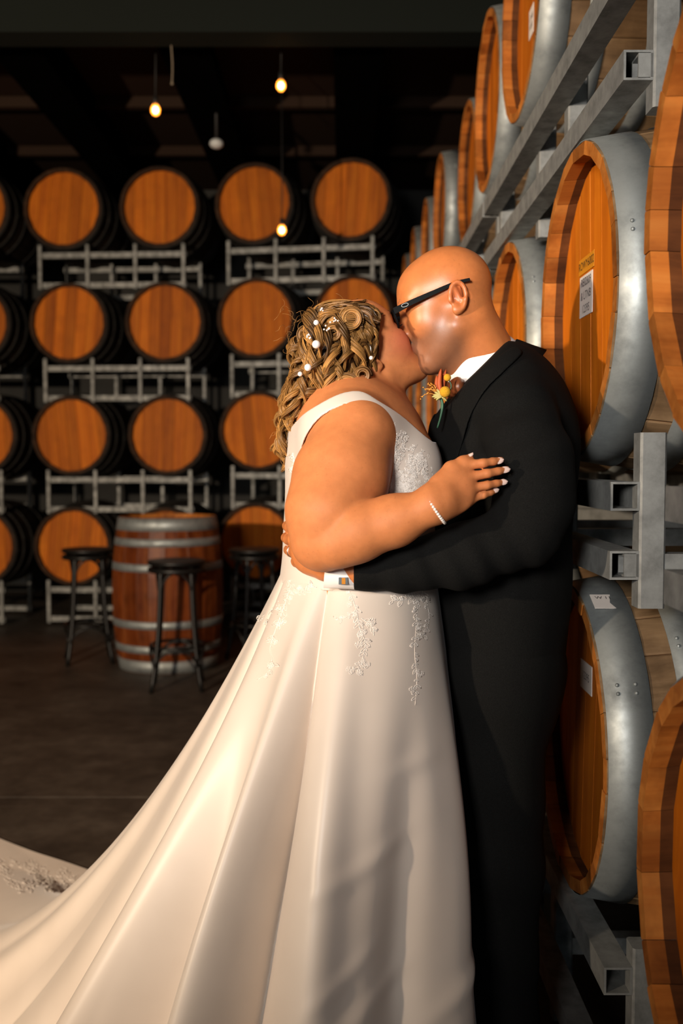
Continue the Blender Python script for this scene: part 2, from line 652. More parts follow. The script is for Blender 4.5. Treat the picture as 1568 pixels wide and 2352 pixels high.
# --- the stacks across the back of the room
YBK = 8.17
TIER_B = (0.665, 1.575, 2.485, 3.40)
TNAME_B = ('bottom tier', 'second tier up', 'third tier up', 'top tier')
def back_x(px):
    return at(px, 1000, YBK)[0]
COLS = ((-338, None, 0.03, 'stack at the picture edge'),
        (100, (160, 384), 0.06, 'stack behind the barrel table'),
        (530, (592, 818), 0.16, 'stack behind the bride'))
for ci, (p0, pair, yaw, nm) in enumerate(COLS):
    for t, z in enumerate(TIER_B):
        dz = (0.0, 0.0, 0.035)[ci]
        jx = random.uniform(-0.015, 0.015) + (-0.03 if t == 3 else 0)
        base = np.array((back_x(p0) + jx, YBK + 0.06, z + dz))
        ca, sa = math.cos(-yaw), math.sin(-yaw)
        rack(tuple(base), -yaw, f'pale steel rack under the {TNAME_B[t]} of the back {nm}', 'steel racks of the back stacks')
        for j in (0, 1):
            if ci == 0 and j == 0:
                continue
            lx = 0.225 + j * 0.79 + random.uniform(-0.012, 0.012)
            x = base[0] + ca * lx + sa * 0.045
            y = base[1] + sa * lx - ca * 0.075
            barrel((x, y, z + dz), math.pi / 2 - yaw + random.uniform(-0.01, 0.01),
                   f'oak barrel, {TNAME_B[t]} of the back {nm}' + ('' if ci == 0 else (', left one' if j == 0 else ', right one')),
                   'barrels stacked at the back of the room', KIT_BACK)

# --- the standing barrel used as a table
tb = at(388, 1548, 6.62)
barrel((tb[0], 6.62, 1.0), 0, 'upright wine barrel with reddish staves used as a table among the stools', None, KIT_RED, True)

# ------------------------------------------------------------------ bar stools
def make_stool():
    root = empty('bar_stool', (0, 0, 0))
    H, R = 0.77, 0.17
    b = MB()
    prof_s = [(0, H - 0.03), (R - 0.02, H - 0.03), (R, H - 0.022), (R + 0.004, H - 0.01), (R, H), (R - 0.02, H - 0.002), (R - 0.05, H - 0.008), (0, H - 0.010)]
    n = 32
    V, Fc = [], []
    for r, z in prof_s:
        for i in range(n):
            a = 2 * math.pi * i / n
            V.append((max(r, 0.0005) * math.cos(a), max(r, 0.0005) * math.sin(a), z))
    for k in range(len(prof_s) - 1):
        for i in range(n):
            j = (i + 1) % n
            Fc.append((k * n + i, k * n + j, (k + 1) * n + j, (k + 1) * n + i))
    b.add(V, Fc)
    b.build('seat', M['black_wood'], root)
    b = MB()
    ring = [((R - 0.012) * math.cos(a), (R - 0.012) * math.sin(a), H - 0.055) for a in np.linspace(0, 2 * math.pi, 28, endpoint=False)]
    b.tube(ring, 0.016, 8, True)
    b.build('seat_ring', M['black_wood'], root)
    def legp(a, z):
        t = 1 - z / (H - 0.03)
        r = 0.125 + 0.03 * t + 0.055 * t ** 3
        return np.array((r * math.cos(a), r * math.sin(a), z))
    for q in range(4):
        a = math.pi / 4 + q * math.pi / 2
        b = MB()
        b.tube([legp(a, z) for z in np.linspace(H - 0.03, 0, 14)], np.linspace(0.0165, 0.0135, 14), 8)
        b.build('leg', M['black_wood'], root)
    zr = 0.26
    b = MB()
    rr = 0.125 + 0.03 * (1 - zr / H) + 0.055 * (1 - zr / H) ** 3 - 0.004
    b.tube([(rr * math.cos(a), rr * math.sin(a), zr) for a in np.linspace(0, 2 * math.pi, 28, endpoint=False)], 0.010, 8, True)
    b.build('foot_ring', M['black_wood'], root)
    for q in range(4):                     # bent brackets under the seat and under the foot ring
        a0 = math.pi / 4 + q * math.pi / 2
        a1 = a0 + math.pi / 2
        for nm, zt, zb in (('bent_brace', H - 0.065, H - 0.21), ('lower_brace', zr - 0.01, zr - 0.13)):
            pts = []
            p0, p1 = legp(a0, zb), legp(a1, zb)
            mid = (legp(a0, zt) + legp(a1, zt)) / 2 * np.array((1.1, 1.1, 1))
            for t in np.linspace(0, 1, 13):
                w = math.sin(math.pi * t) ** 0.7
                p = p0 * (1 - t) + p1 * t
                p = np.array((p[0] * (1 + 0.25 * w), p[1] * (1 + 0.25 * w), zb + (zt - zb) * w))
                pts.append(p)
            b = MB()
            b.tube(pts, 0.0085, 6)
            b.build(nm, M['black_wood'], root)
    return root
stool = make_stool()
index_kids()
SPOTS = ((at(205, 1530, 6.75), 0.30, 'black bentwood bar stool left of the barrel table, in front of a lit barrel'),
         (at(408, 1590, 5.95), 0.12, 'black bentwood bar stool in front of the barrel table'),
         (at(585, 1530, 6.75), 0.5, 'black bentwood bar stool half hidden behind the wedding dress'))
for i, (p, rz, lb) in enumerate(SPOTS):
    o = stool if i == 0 else copy_tree(stool)
    o.location = (p[0], p[1], 0)
    o.rotation_euler = (0, 0, rz)
    tag(o, lb, 'stool', 'bar stools around the barrel table')

# ------------------------------------------------------------------ string lights, cord, ceiling sensor
def bulb(px, py, y, label):
    p = at(px, py, y)
    root = empty('string_light', tuple(p))
    tag(root, label, 'lamp', 'warm bulbs hung from the ceiling')
    b = MB()
    prof_b = [(0.002, -0.036), (0.016, -0.031), (0.026, -0.016), (0.028, 0.0), (0.024, 0.016), (0.014, 0.030), (0.012, 0.036)]
    n = 14
    V, Fc = [], []
    for r, z in prof_b:
        for i in range(n):
            a = 2 * math.pi * i / n
            V.append((r * math.cos(a), r * math.sin(a), z))
    for k in range(len(prof_b) - 1):
        for i in range(n):
            j = (i + 1) % n
            Fc.append((k * n + i, k * n + j, (k + 1) * n + j, (k + 1) * n + i))
    b.add(V, Fc)
    b.build('bulb', M['bulb'], root)
    b = MB(); b.sphere((0, 0, -0.002), (0.015, 0.015, 0.019), 12, 8); b.build('filament', M['filament'], root)
    b = MB()
    b.tube([(0, 0, 0.032), (0, 0, 0.075)], 0.015, 10)
    b.build('socket', M['cord'], root)
    b = MB()
    b.tube([(0, 0, 0.07), (0.004, 0, 0.3), (0, 0, ZC - p[2])], 0.004, 6)
    b.build('cable', M['cord'], root)
bulb(357, 252, 6.1, 'glowing warm bulb on a cord, farthest left of the three')
bulb(645, 196, 6.1, 'glowing warm bulb on a cord, highest of the three')
bulb(647, 528, 6.9, 'glowing warm bulb hanging low in front of a stacked barrel')
p = at(395, 192, 5.78)
b = MB()
q = at(392, 60, 5.78)
b.tube(spline([q, at(393, 100, 5.78), at(396, 150, 5.78), p], 12), 0.0035, 6)
b.sphere(p, 0.008, 8, 6)
tag(b.build('hanging_cord', M['rope']), 'thin pale cord dangling from the ceiling lintel', 'cord')
p = at(497, 330, 7.2)
root = empty('ceiling_sensor', tuple(p))
tag(root, 'small white dome sensor under the dark ceiling', 'sensor')
b = MB(); b.sphere((0, 0, 0), (0.05, 0.05, 0.035), 14, 8); b.build('dome', M['plastic'], root)
b = MB(); b.tube([(0, 0, 0.02), (0, 0, ZC - p[2])], 0.012, 8); b.build('stem', M['cord'], root)

# ------------------------------------------------------------------ labels and lettering on the barrels
def text_mesh(s, size, mtl):
    cu = bpy.data.curves.new('lettering', 'FONT')
    cu.body = s
    cu.size = size
    cu.align_x = 'CENTER'
    cu.align_y = 'CENTER'
    o = bpy.data.objects.new('lettering_tmp', cu)
    COL.objects.link(o)
    dg = bpy.context.evaluated_depsgraph_get()
    me = bpy.data.meshes.new_from_object(o.evaluated_get(dg))
    bpy.data.objects.remove(o)
    me.materials.clear()
    me.materials.append(mtl)
    return me

def head_label(root, y, z, w, h, lines, paper, size, name='paper_label'):
    """paper on the head board; local y is sideways, z up, the head faces local -x"""
    b = MB()
    b.box((0.0460, y, z), (0.0012, w, h))
    lab = b.build(name, paper, root, False)
    for k, s in enumerate(lines):
        o = link('lettering', text_mesh(s, size, M['ink']), None, lab)
        o.rotation_euler = (math.pi / 2, 0, -math.pi / 2)
        o.location = (0.0451, y, z + (len(lines) / 2 - 0.5 - k) * size * 1.15)
    return lab
b2 = RIGHT[(1, 1)]
head_label(b2, 0.075, 0.098, 0.125, 0.034, ['ROWY6002'], M['tape'], 0.025, 'tape_label')
head_label(b2, 0.075, 0.032, 0.105, 0.088, ['REI2309', '& LTNB', '12395'], M['label'], 0.025)
head_label(RIGHT[(0, 1)], 0.03, 0.115, 0.10, 0.062, ['12395'], M['label'], 0.024)
head_label(RIGHT[(2, 2)], 0.05, -0.02, 0.07, 0.085, ['LTNB', '6002'], M['label'], 0.021)
# small square sticker on the hoop of the low barrel
th = 0.42
r = prof(0.04) + 0.0036
b = MB()
b.box((0, 0, 0), (0.048, 0.05, 0.001))
st = b.build('sticker', M['label'], RIGHT[(0, 1)], False)
st.location = (0.040, -r * math.sin(th), r * math.cos(th))
st.rotation_euler = (th, 0, 0)
o = link('lettering', text_mesh('W 11', 0.014, M['ink']), None, st)
o.location = (0, 0.012, 0.0012)

# ================================================================== people
class Field:
    """signed-distance shapes melted into one surface"""
    def __init__(self):
        self.p = []
    def _add(self, fn, lo, hi, k, op):
        self.p.append((fn, np.asarray(lo, float), np.asarray(hi, float), k, op))
        return self
    def ell(self, c, r, R=None, k=0.02, op='u'):
        c, r = np.asarray(c, float), np.ones(3) * np.asarray(r, float)
        m_ = float(r.max())
        def fn(P):
            q = P - c
            if R is not None:
                q = q @ R                       # columns of R are the local axes
            a = np.sqrt(((q / r) ** 2).sum(1))
            b_ = np.sqrt(((q / (r * r)) ** 2).sum(1)) + 1e-9
            return a * (a - 1.0) / b_
        ext = r if R is None else np.ones(3) * m_
        return self._add(fn, c - ext, c + ext, k, op)
    def cone(self, a, b_, ra, rb, k=0.02, op='u', flat=None):
        a, b_ = np.asarray(a, float), np.asarray(b_, float)
        d = b_ - a
        L2 = d.dot(d) + 1e-12
        def fn(P):
            q = P - a
            if flat is not None:
                ax, sc = flat
                q = q + np.outer(q @ ax, ax) * (1 / sc - 1)
            t = np.clip(q @ d / L2, 0, 1)
            return np.sqrt(((q - t[:, None] * d) ** 2).sum(1)) - (ra + (rb - ra) * t)
        R_ = max(ra, rb)
        return self._add(fn, np.minimum(a, b_) - R_, np.maximum(a, b_) + R_, k, op)
    def chain(self, pts, rs, k=0.02, k0=None, flat=None):
        for i in range(len(pts) - 1):
            self.cone(pts[i], pts[i + 1], rs[i], rs[i + 1], k if (i or k0 is None) else k0, 'u', flat)
        return self
    def group(self, f, k=0.02, op='u'):
        lo, hi = f.bounds()
        return self._add(f, lo, hi, k, op)
    def bounds(self):
        u = [q for q in self.p if q[4] == 'u']
        return np.min([q[1] for q in u], 0), np.max([q[2] for q in u], 0)
    def __call__(self, P):
        d = np.full(len(P), 0.5)
        p0, p1 = P.min(0), P.max(0)
        for fn, lo, hi, k, op in self.p:
            mg = k + 0.03
            if (p1 < lo - mg).any() or (p0 > hi + mg).any():
                continue
            if (p0 > lo - mg).all() and (p1 < hi + mg).all():
                i = slice(None)
                v = fn(P)
            else:
                i = np.nonzero(((P > lo - mg) & (P < hi + mg)).all(1))[0]
                if len(i) == 0:
                    continue
                v = fn(P[i])
            c = d[i]
            if op == 'u':
                h = np.maximum(k - np.abs(c - v), 0) / max(k, 1e-6)
                d[i] = np.minimum(c, v) - h * h * k * 0.25
            elif op == 's':
                v = -v
                h = np.maximum(k - np.abs(c - v), 0) / max(k, 1e-6)
                d[i] = np.maximum(c, v) + h * h * k * 0.25
        return d

def surface(fn, lo, hi, h):
    """surface nets over a sparse grid"""
    lo = np.asarray(lo, float)
    n = np.ceil((np.asarray(hi, float) - lo) / h).astype(int) + 1
    B = 8
    nb = np.ceil(n / B).astype(int)
    n = nb * B + 1
    ci = np.stack(np.meshgrid(*[np.arange(x) for x in nb], indexing='ij'), -1).reshape(-1, 3)
    cc = lo + (ci + 0.5) * B * h
    dc = np.concatenate([fn(cc[q:q + 4000]) for q in range(0, len(cc), 4000)])
    act = ci[np.abs(dc) < B * h * 0.87 + 0.004]
    V = np.full(tuple(n), 0.5, np.float32)
    # inside marker for blocks that are wholly inside
    ins = ci[dc <= -(B * h * 0.87 + 0.004)]
    o = np.arange(B + 1)
    off = np.stack(np.meshgrid(o, o, o, indexing='ij'), -1).reshape(-1, 3)
    for blk in ins:
        s = blk * B
        V[s[0]:s[0] + B + 1, s[1]:s[1] + B + 1, s[2]:s[2] + B + 1] = -0.5
    step = 12
    key = (act // 3)
    act = act[np.lexsort((act[:, 2], key[:, 1], key[:, 0], key[:, 2]))]
    for q in range(0, len(act), step):
        a = act[q:q + step]
        I = (a[:, None, :] * B + off[None]).reshape(-1, 3)
        V[I[:, 0], I[:, 1], I[:, 2]] = fn(lo + I * h)
    S = V < 0
    m_ = tuple(x - 1 for x in n)
    cnt = np.zeros(m_, np.int8)
    sl = lambda a: tuple(slice(a[i], a[i] + m_[i]) for i in range(3))
    cor = [(i, j, k) for i in (0, 1) for j in (0, 1) for k in (0, 1)]
    for c in cor:
        cnt += S[sl(c)]
    cells = np.argwhere((cnt > 0) & (cnt < 8))
    vid = np.full(m_, -1, np.int32)
    vid[cells[:, 0], cells[:, 1], cells[:, 2]] = np.arange(len(cells))
    val = np.stack([V[cells[:, 0] + c[0], cells[:, 1] + c[1], cells[:, 2] + c[2]] for c in cor], 1)
    acc = np.zeros((len(cells), 3))
    w = np.zeros(len(cells))
    ca = np.array(cor, float)
    for a in range(8):
        for b_ in range(a + 1, 8):
            if np.abs(ca[a] - ca[b_]).sum() != 1:
                continue
            x, y = val[:, a], val[:, b_]
            mk = (x < 0) != (y < 0)
            t = np.where(mk, x / np.where(mk, x - y, 1), 0)
            acc += np.where(mk[:, None], ca[a] + t[:, None] * (ca[b_] - ca[a]), 0)
            w += mk
    P = lo + (cells + acc / w[:, None]) * h
    quads = []
    for ax in range(3):
        o1, o2 = [(1, 2), (2, 0), (0, 1)][ax]
        s0 = [slice(None)] * 3
        s1 = [slice(None)] * 3
        s0[ax] = slice(0, -1)
        s1[ax] = slice(1, None)
        ch = S[tuple(s0)] != S[tuple(s1)]
        E = np.argwhere(ch)
        E = E[(E[:, o1] > 0) & (E[:, o2] > 0) & (E[:, o1] < m_[o1]) & (E[:, o2] < m_[o2])]
        if len(E) == 0:
            continue
        def idx(d1, d2):
            q = E.copy()
            q[:, o1] -= d1
            q[:, o2] -= d2
            return vid[q[:, 0], q[:, 1], q[:, 2]]
        Q = np.stack([idx(1, 1), idx(0, 1), idx(0, 0), idx(1, 0)], 1)
        fl = ~S[E[:, 0], E[:, 1], E[:, 2]]
        Q[fl] = Q[fl][:, ::-1]
        quads.append(Q[(Q >= 0).all(1)])
    return P, np.concatenate(quads)

def smooth_mesh(P, Q, it=2, lam=0.5):
    e = np.concatenate([Q[:, [0, 1]], Q[:, [1, 2]], Q[:, [2, 3]], Q[:, [3, 0]]])
    for _ in range(it):
        acc = np.zeros_like(P)
        cnt = np.zeros(len(P))
        for a, b_ in ((0, 1), (1, 0)):
            for k in range(3):
                acc[:, k] += np.bincount(e[:, a], P[e[:, b_], k], len(P))
            cnt += np.bincount(e[:, a], minlength=len(P))
        P = P + lam * (acc / np.maximum(cnt, 1)[:, None] - P)
    return P

def vnormals(P, Q):
    n = np.cross(P[Q[:, 2]] - P[Q[:, 0]], P[Q[:, 3]] - P[Q[:, 1]])
    N = np.zeros_like(P)
    for k in range(4):
        for c in range(3):
            N[:, c] += np.bincount(Q[:, k], n[:, c], len(P))
    return N / (np.linalg.norm(N, axis=1)[:, None] + 1e-12)

def vcol(me, C):
    a = me.color_attributes.new('tone', 'FLOAT_COLOR', 'POINT')
    C4 = np.concatenate([C, np.ones((len(C), 1))], 1).astype(np.float32)
    a.data.foreach_set('color', C4.ravel())

def blob(P, c, r):
    d = np.sqrt((((P - np.asarray(c)) / r) ** 2).sum(1))
    t = np.clip(1 - d, 0, 1)
    return (t * t * (3 - 2 * t))[:, None]

def skin_mat(name, rough):
    m_ = mat(name, (0.6, 0.25, 0.1), rough, spec=0.32)
    g_ = NG(m_)
    at_ = g_.n('ShaderNodeVertexColor', layer_name='tone')
    v_ = g_.coord()
    n_ = g_.noise(v_, 60, 4, 0.6)
    c_ = g_.mix(0.5, at_.outputs['Color'], g_.ramp(n_, [(0.3, (0.82, 0.78, 0.76)), (0.7, (1.1, 1.1, 1.1))]), 'MULTIPLY')
    n3 = g_.noise(v_, 190, 2, 0.5)
    c_ = g_.mix(0.18, c_, g_.ramp(n3, [(0.27, (0.45, 0.35, 0.3)), (0.36, (1, 1, 1))]), 'MULTIPLY')
    g_.color(c_)
    g_.b.inputs['Subsurface Weight'].default_value = 0.12
    g_.b.inputs['Subsurface Radius'].default_value = (0.012, 0.004, 0.002)
    g_.b.inputs['Subsurface Scale'].default_value = 0.5
    g_.bump(g_.noise(v_, 420, 3, 0.6), 0.06, 0.002)
    return m_

def head_field(O, Fw, Lf, Up, s, male):
    """head with a face; local axes forward, left, up; s scales metres"""
    R = np.stack([Fw, Lf, Up], 1)
    W = lambda f, l, u: O + s * (f * Fw + l * Lf + u * Up)
    h = Field()
    h.ell(W(-0.010, 0, 0.034), s * np.array((0.098, 0.077, 0.086)), R)
    h.ell(W(0.048, 0, 0.030), s * np.array((0.047, 0.060, 0.058)), R, 0.03)
    h.ell(W(0.040, 0, -0.045), s * np.array((0.052, 0.054, 0.072)), R, 0.03)
    for e in (-1, 1):
        h.cone(W(-0.002, e * 0.055, -0.060), W(0.066, e * 0.020, -0.108), s * 0.017, s * 0.018, 0.035 * s + 0.005)
        h.ell(W(0.052, e * 0.040, -0.028), s * np.array((0.034, 0.026, 0.034)), R, 0.025)
        h.cone(W(0.084, e * 0.012, 0.024), W(0.072, e * 0.046, 0.026), s * 0.011, s * 0.009, 0.018)
    h.ell(W(0.078, 0, -0.110), s * np.array((0.020, 0.026, 0.018)), R, 0.022)
    if not male:
        h.ell(W(0.038, 0, -0.094), s * np.array((0.042, 0.040, 0.020)), R, 0.025)   # soft under the chin
    for e in (-1, 1):
        h.ell(W(0.098, e * 0.032, 0.004), s * np.array((0.016, 0.018, 0.012)), R, 0.012, 's')
        h.ell(W(0.076, e * 0.032, 0.003), s * np.array((0.0145, 0.0155, 0.013)), R, 0.006)
    h.cone(W(0.090, 0, 0.010), W(0.112, 0, -0.030), s * 0.008, s * 0.0115, 0.012)
    h.ell(W(0.112, 0, -0.034), s * np.array((0.013, 0.013, 0.0105)), R, 0.008)
    for e in (-1, 1):
        h.ell(W(0.101, e * 0.0135, -0.037), s * np.array((0.013, 0.0085, 0.009)), R, 0.008)
    h.ell(W(0.088, 0, -0.070), s * np.array((0.014, 0.028, 0.020)), R, 0.016)
    h.ell(W(0.097, 0, -0.0645), s * np.array((0.0085, 0.022, 0.0055)), R, 0.005)
    h.ell(W(0.0955, 0, -0.0765), s * np.array((0.009, 0.019, 0.0065)), R, 0.005)
    h.cone(W(0.108, -0.018, -0.0705), W(0.108, 0.018, -0.0705), s * 0.0035, s * 0.0035, 0.004, 's')
    h.cone(W(0.103, -0.01, -0.092), W(0.103, 0.01, -0.092), s * 0.007, s * 0.007, 0.012, 's')
    # ears
    for e in (-1, 1):
        ear = Field()
        tilt = 0.25
        ax_u = Up * math.cos(tilt) - Fw * math.sin(tilt)
        ax_f = Fw * math.cos(tilt) + Up * math.sin(tilt)
        out = e * Lf * 0.92 - ax_f * 0.38
        out = out / np.linalg.norm(out)
        fw2 = ax_f - out * ax_f.dot(out)
        fw2 /= np.linalg.norm(fw2)
        c0 = O + s * (-0.022 * Fw + e * 0.078 * Lf - 0.004 * Up)
        pts = []
        for a in np.linspace(-0.35, 1.55 * math.pi, 15):
            rr = 1.0 if a < math.pi else 0.92
            pts.append(c0 + s * (0.0165 * math.cos(a) * fw2 * rr + 0.029 * math.sin(a) * ax_u + out * (0.006 - 0.004 * math.cos(a))))
        ear.chain(pts, [s * 0.0042] * 15, 0.003)
        ear.ell(c0 - s * 0.001 * out + s * fw2 * 0.002, s * np.array((0.015, 0.0045, 0.025)), np.stack([fw2, out, ax_u], 1), 0.006)
        ear.ell(c0 - s * 0.027 * ax_u + s * 0.005 * fw2 + s * 0.004 * out, s * np.array((0.009, 0.005, 0.012)), np.stack([fw2, out, ax_u], 1), 0.006)
        ear.cone(c0 + s * (0.004 * fw2 + 0.014 * ax_u + 0.003 * out), c0 + s * (-0.006 * fw2 - 0.008 * ax_u + 0.004 * out), s * 0.0035, s * 0.003, 0.005)
        ear.ell(c0 + s * (0.008 * fw2 - 0.004 * ax_u + 0.006 * out), s * np.array((0.0055, 0.007, 0.0085)), np.stack([fw2, out, ax_u], 1), 0.004, 's')
        ear.ell(c0 + s * (0.016 * fw2 - 0.006 * ax_u + 0.003 * out), s * np.array((0.005, 0.004, 0.007)), np.stack([fw2, out, ax_u], 1), 0.004)
        h.group(ear, 0.006)
    return h, W, R

def axes(base_yaw, yaw, pitch, roll=0.0):
    """head axes: base direction +x (0) or -x (pi); yaw turns away from the camera, pitch raises the face"""
    d = math.cos(base_yaw)
    f = np.array((d * math.cos(yaw) * math.cos(pitch), math.sin(yaw) * math.cos(pitch), math.sin(pitch)))
    l = np.cross((0, 0, 1.0), f)
    l /= np.linalg.norm(l)
    u = np.cross(f, l)
    if roll:
        l, u = l * math.cos(roll) + u * math.sin(roll), u * math.cos(roll) - l * math.sin(roll)
    return f, l, u

# ---------------------------------------------------------------- the bride
bride = empty('person', (0.03, 1.9, 0.0))
tag(bride, 'woman with long golden curls in a white sleeveless wedding gown kissing the man', 'person')
BL = np.array(bride.location)
def kid(name, P, Q, mtl, parent, smooth=True):
    me = new_mesh(name, np.asarray(P) - np.array(parent.location if parent.parent is None else BASE[parent.name]), Q, smooth)
    o = link(name, me, mtl, parent)
    BASE[o.name] = BASE.get(parent.name, np.array(parent.location))
    return o
BASE = {}
def kmb(name, mb, mtl, parent, smooth=True):
    base = np.array(parent.location) if parent.parent is None else BASE[parent.name]
    V = np.asarray(mb.V) - base
    me = new_mesh(name, V, mb.F, smooth)
    o = link(name, me, mtl, parent)
    BASE[o.name] = base
    return o

bO = at(833, 810, 1.918)
bF, bLf, bU = axes(0.0, math.radians(13), math.radians(42), math.radians(3))
BS = 0.86
bh, bW, bR = head_field(bO, bF, bLf, bU, BS, False)

def torso_field():
    t = Field()
    t.ell(at(838, 1075, 1.90), (0.128, 0.175, 0.165))
    t.ell(at(790, 1050, 1.90), (0.100, 0.165, 0.150), None, 0.05)
    t.ell(at(822, 1270, 1.90), (0.138, 0.178, 0.150), None, 0.07)
    t.ell(at(822, 1400, 1.90), (0.150, 0.190, 0.100), None, 0.06)
    for y in (1.815, 1.985):
        t.ell(at(925, 1085, y), (0.066, 0.078, 0.078), None, 0.035)
    t.cone(at(800, 992, 1.755), at(800, 992, 2.045), 0.062, 0.062, 0.06)
    t.cone(at(815, 965, 1.83), at(815, 965, 1.97), 0.062, 0.062, 0.05)
    return t
bt = torso_field()
bb = Field()
bb.group(bt, 0.02)
neck_a, neck_b = at(848, 985, 1.90), bO + BS * (-0.022 * bF - 0.055 * bU)
bb.cone(neck_a, neck_b, 0.060, 0.051, 0.035)
bb.cone(at(866, 985, 1.90), bO + BS * (0.000 * bF - 0.080 * bU), 0.030, 0.024, 0.028)
bb.group(bh, 0.018)
# near arm
up = Field()
up.chain([at(815, 1000, 1.735), at(782, 1100, 1.695), at(752, 1180, 1.652), at(741, 1240, 1.648)], [0.070, 0.0765, 0.065, 0.050], 0.03)
up.ell(at(742, 1258, 1.650), (0.044, 0.044, 0.034), None, 0.02)
fo = Field()
fo.chain([at(772, 1246, 1.624), at(818, 1222, 1.622), at(905, 1196, 1.615), at(985, 1166, 1.600)], [0.044, 0.0470, 0.040, 0.0295], 0.02)
# hand
hd = Field()
HW = at(1000, 1158, 1.600)
mcp = [at(1068, 1070, 1.626), at(1076, 1096, 1.622), at(1080, 1121, 1.622), at(1080, 1146, 1.628)]
tips = [at(1150, 1057, 1.640), at(1163, 1078, 1.640), at(1157, 1107, 1.642), at(1138, 1127, 1.644)]
rb_ = [0.0076, 0.0076, 0.0072, 0.0064]
rt_ = [0.0058, 0.0058, 0.0055, 0.0049]
for i in range(4):
    w0 = at((1003, 1006, 1009, 1011)[i], (1128, 1146, 1162, 1178)[i], 1.603)
    hd.cone(w0, mcp[i], 0.0150, 0.0092, 0.012)
hd.ell((np.mean(mcp, 0) + HW) / 2 + np.array((0, 0.006, 0)), (0.030, 0.012, 0.030), None, 0.02)
hd.cone(at(990, 1155, 1.600), at(1012, 1150, 1.602), 0.0285, 0.024, 0.02)
fing = Field()
for i in range(4):
    a, c = mcp[i], tips[i]
    lift = np.array((0, -0.007, 0))
    m1 = a + (c - a) * 0.48 + lift
    m2 = a + (c - a) * 0.76 + lift * 0.6
    one = Field()
    one.chain([a, m1, m2, c], [rb_[i] + 0.0012, rb_[i] * 0.96, rb_[i] * 0.82, rt_[i]], 0.004)
    fing.group(one, 0.0015)
hd.group(fing, 0.004)
thumb = Field()
thumb.chain([at(1008, 1110, 1.612), at(1035, 1076, 1.622), at(1062, 1060, 1.630), at(1079, 1050, 1.636)], [0.0150, 0.0110, 0.0082, 0.0058], 0.008)
hd.group(thumb, 0.010)
fo.group(hd, 0.012)
arm = Field()
arm.group(up, 0.001)
arm.group(fo, 0.006)
bb.group(arm, 0.022)
# far arm, round the man's far shoulder
fa = Field()
fa.chain([at(812, 1000, 2.06), at(880, 1120, 2.17), at(1010, 1060, 2.25), at(1100, 1040, 2.27)], [0.068, 0.058, 0.045, 0.032], 0.03)
fa.ell(at(1135, 1035, 2.255), (0.05, 0.016, 0.03), None, 0.02)
bb.group(fa, 0.03)

lo, hi = bb.bounds()
P, Q = surface(bb, lo - 0.012, hi + 0.012, 0.0025)
P = smooth_mesh(P, Q, 2, 0.4)
base_skin = np.array((0.58, 0.205, 0.070))
C = np.tile(base_skin, (len(P), 1))
def tint(C, w, col):
    return C * (1 - w) + np.array(col) * w
C = tint(C, 0.75 * blob(P, bW(0.070, -0.050, -0.030), 0.055), (0.62, 0.145, 0.080))
C = tint(C, 0.45 * blob(P, bW(0.10, 0, -0.03), 0.035), (0.60, 0.150, 0.080))
C = tint(C, 0.85 * np.clip(blob(P, bW(0.100, 0, -0.070), np.array((0.03, 0.03, 0.016))) * 2, 0, 1), (0.50, 0.085, 0.075))
C = tint(C, 0.5 * blob(P, HW + np.array((0.07, 0, 0.03)), 0.09), (0.54, 0.180, 0.064))
M['skin_b'] = skin_mat('skin_of_woman', 0.60)
o = kid('body', P, Q, M['skin_b'], bride)
vcol(o.data, C)
b_body = o

# brow, lashes
M['brow'] = mat('brown_hair_dark', (0.035, 0.018, 0.008), 0.6)
mb = MB()
for e in (-1, 1):
    pts = [bW(0.0985 - 0.004 * t * t - 0.020 * t ** 2, e * (0.014 + 0.038 * t), 0.029 + 0.008 * math.sin(2.2 * t)) for t in np.linspace(0, 1, 9)]
    mb.tube(pts, np.interp(np.linspace(0, 1, 9), [0, 0.3, 1], [0.0022, 0.0026, 0.0008]), 5)
kmb('eyebrow', mb, M['brow'], bride)
mb = MB()
for e in (-1, 1):
    for t in np.linspace(-1, 1, 15):
        a = bW(0.0915 - 0.006 * t * t, e * (0.032 + 0.0135 * t), -0.003 - 0.002 * (1 - t * t))
        mb.tube([a, a + BS * (0.006 * bF + e * 0.002 * t * bLf - 0.003 * bU), a + BS * (0.010 * bF + e * 0.004 * t * bLf - 0.002 * bU)], [0.0007, 0.0005, 0.0002], 4)
kmb('eyelashes', mb, M['brow'], bride)

# fingernails
M['nail'] = mat('pale_pink_nail', (0.82, 0.60, 0.52), 0.2)
def nail(a, b_, w, nrm, parent):
    a, b_, nrm = np.asarray(a), np.asarray(b_), np.asarray(nrm, float)
    ax = b_ - a
    L = np.linalg.norm(ax)
    ax /= L
    nrm = nrm - ax * nrm.dot(ax)
    nrm /= np.linalg.norm(nrm)
    sd = np.cross(ax, nrm)
    V, Fc = [], []
    nu, nv = 9, 7
    for lay in (0, 1):
        for i in range(nu):
            t = i / (nu - 1)
            wid = w * (0.86 + 0.14 * math.sin(math.pi * min(t * 1.4, 1))) * math.sqrt(max(1 - max(0, (t - 0.45) / 0.55) ** 2.4, 0.0)) * math.sqrt(min(1, (t + 0.04) / 0.22))
            for j in range(nv):
                q = (j / (nv - 1) * 2 - 1)
                p = a + ax * L * t + sd * wid * q + nrm * (0.0016 * (1 - q * q) - 0.0012 * t * t + 0.0004) - nrm * lay * 0.0012
                V.append(p)
    n = nu * nv
    for lay in (0, 1):
        for i in range(nu - 1):
            for j in range(nv - 1):
                f = (lay * n + i * nv + j, lay * n + (i + 1) * nv + j, lay * n + (i + 1) * nv + j + 1, lay * n + i * nv + j + 1)
                Fc.append(f if lay else f[::-1])
    mb = MB()
    mb.add(V, Fc)
    return kmb('fingernail', mb, M['nail'], parent)
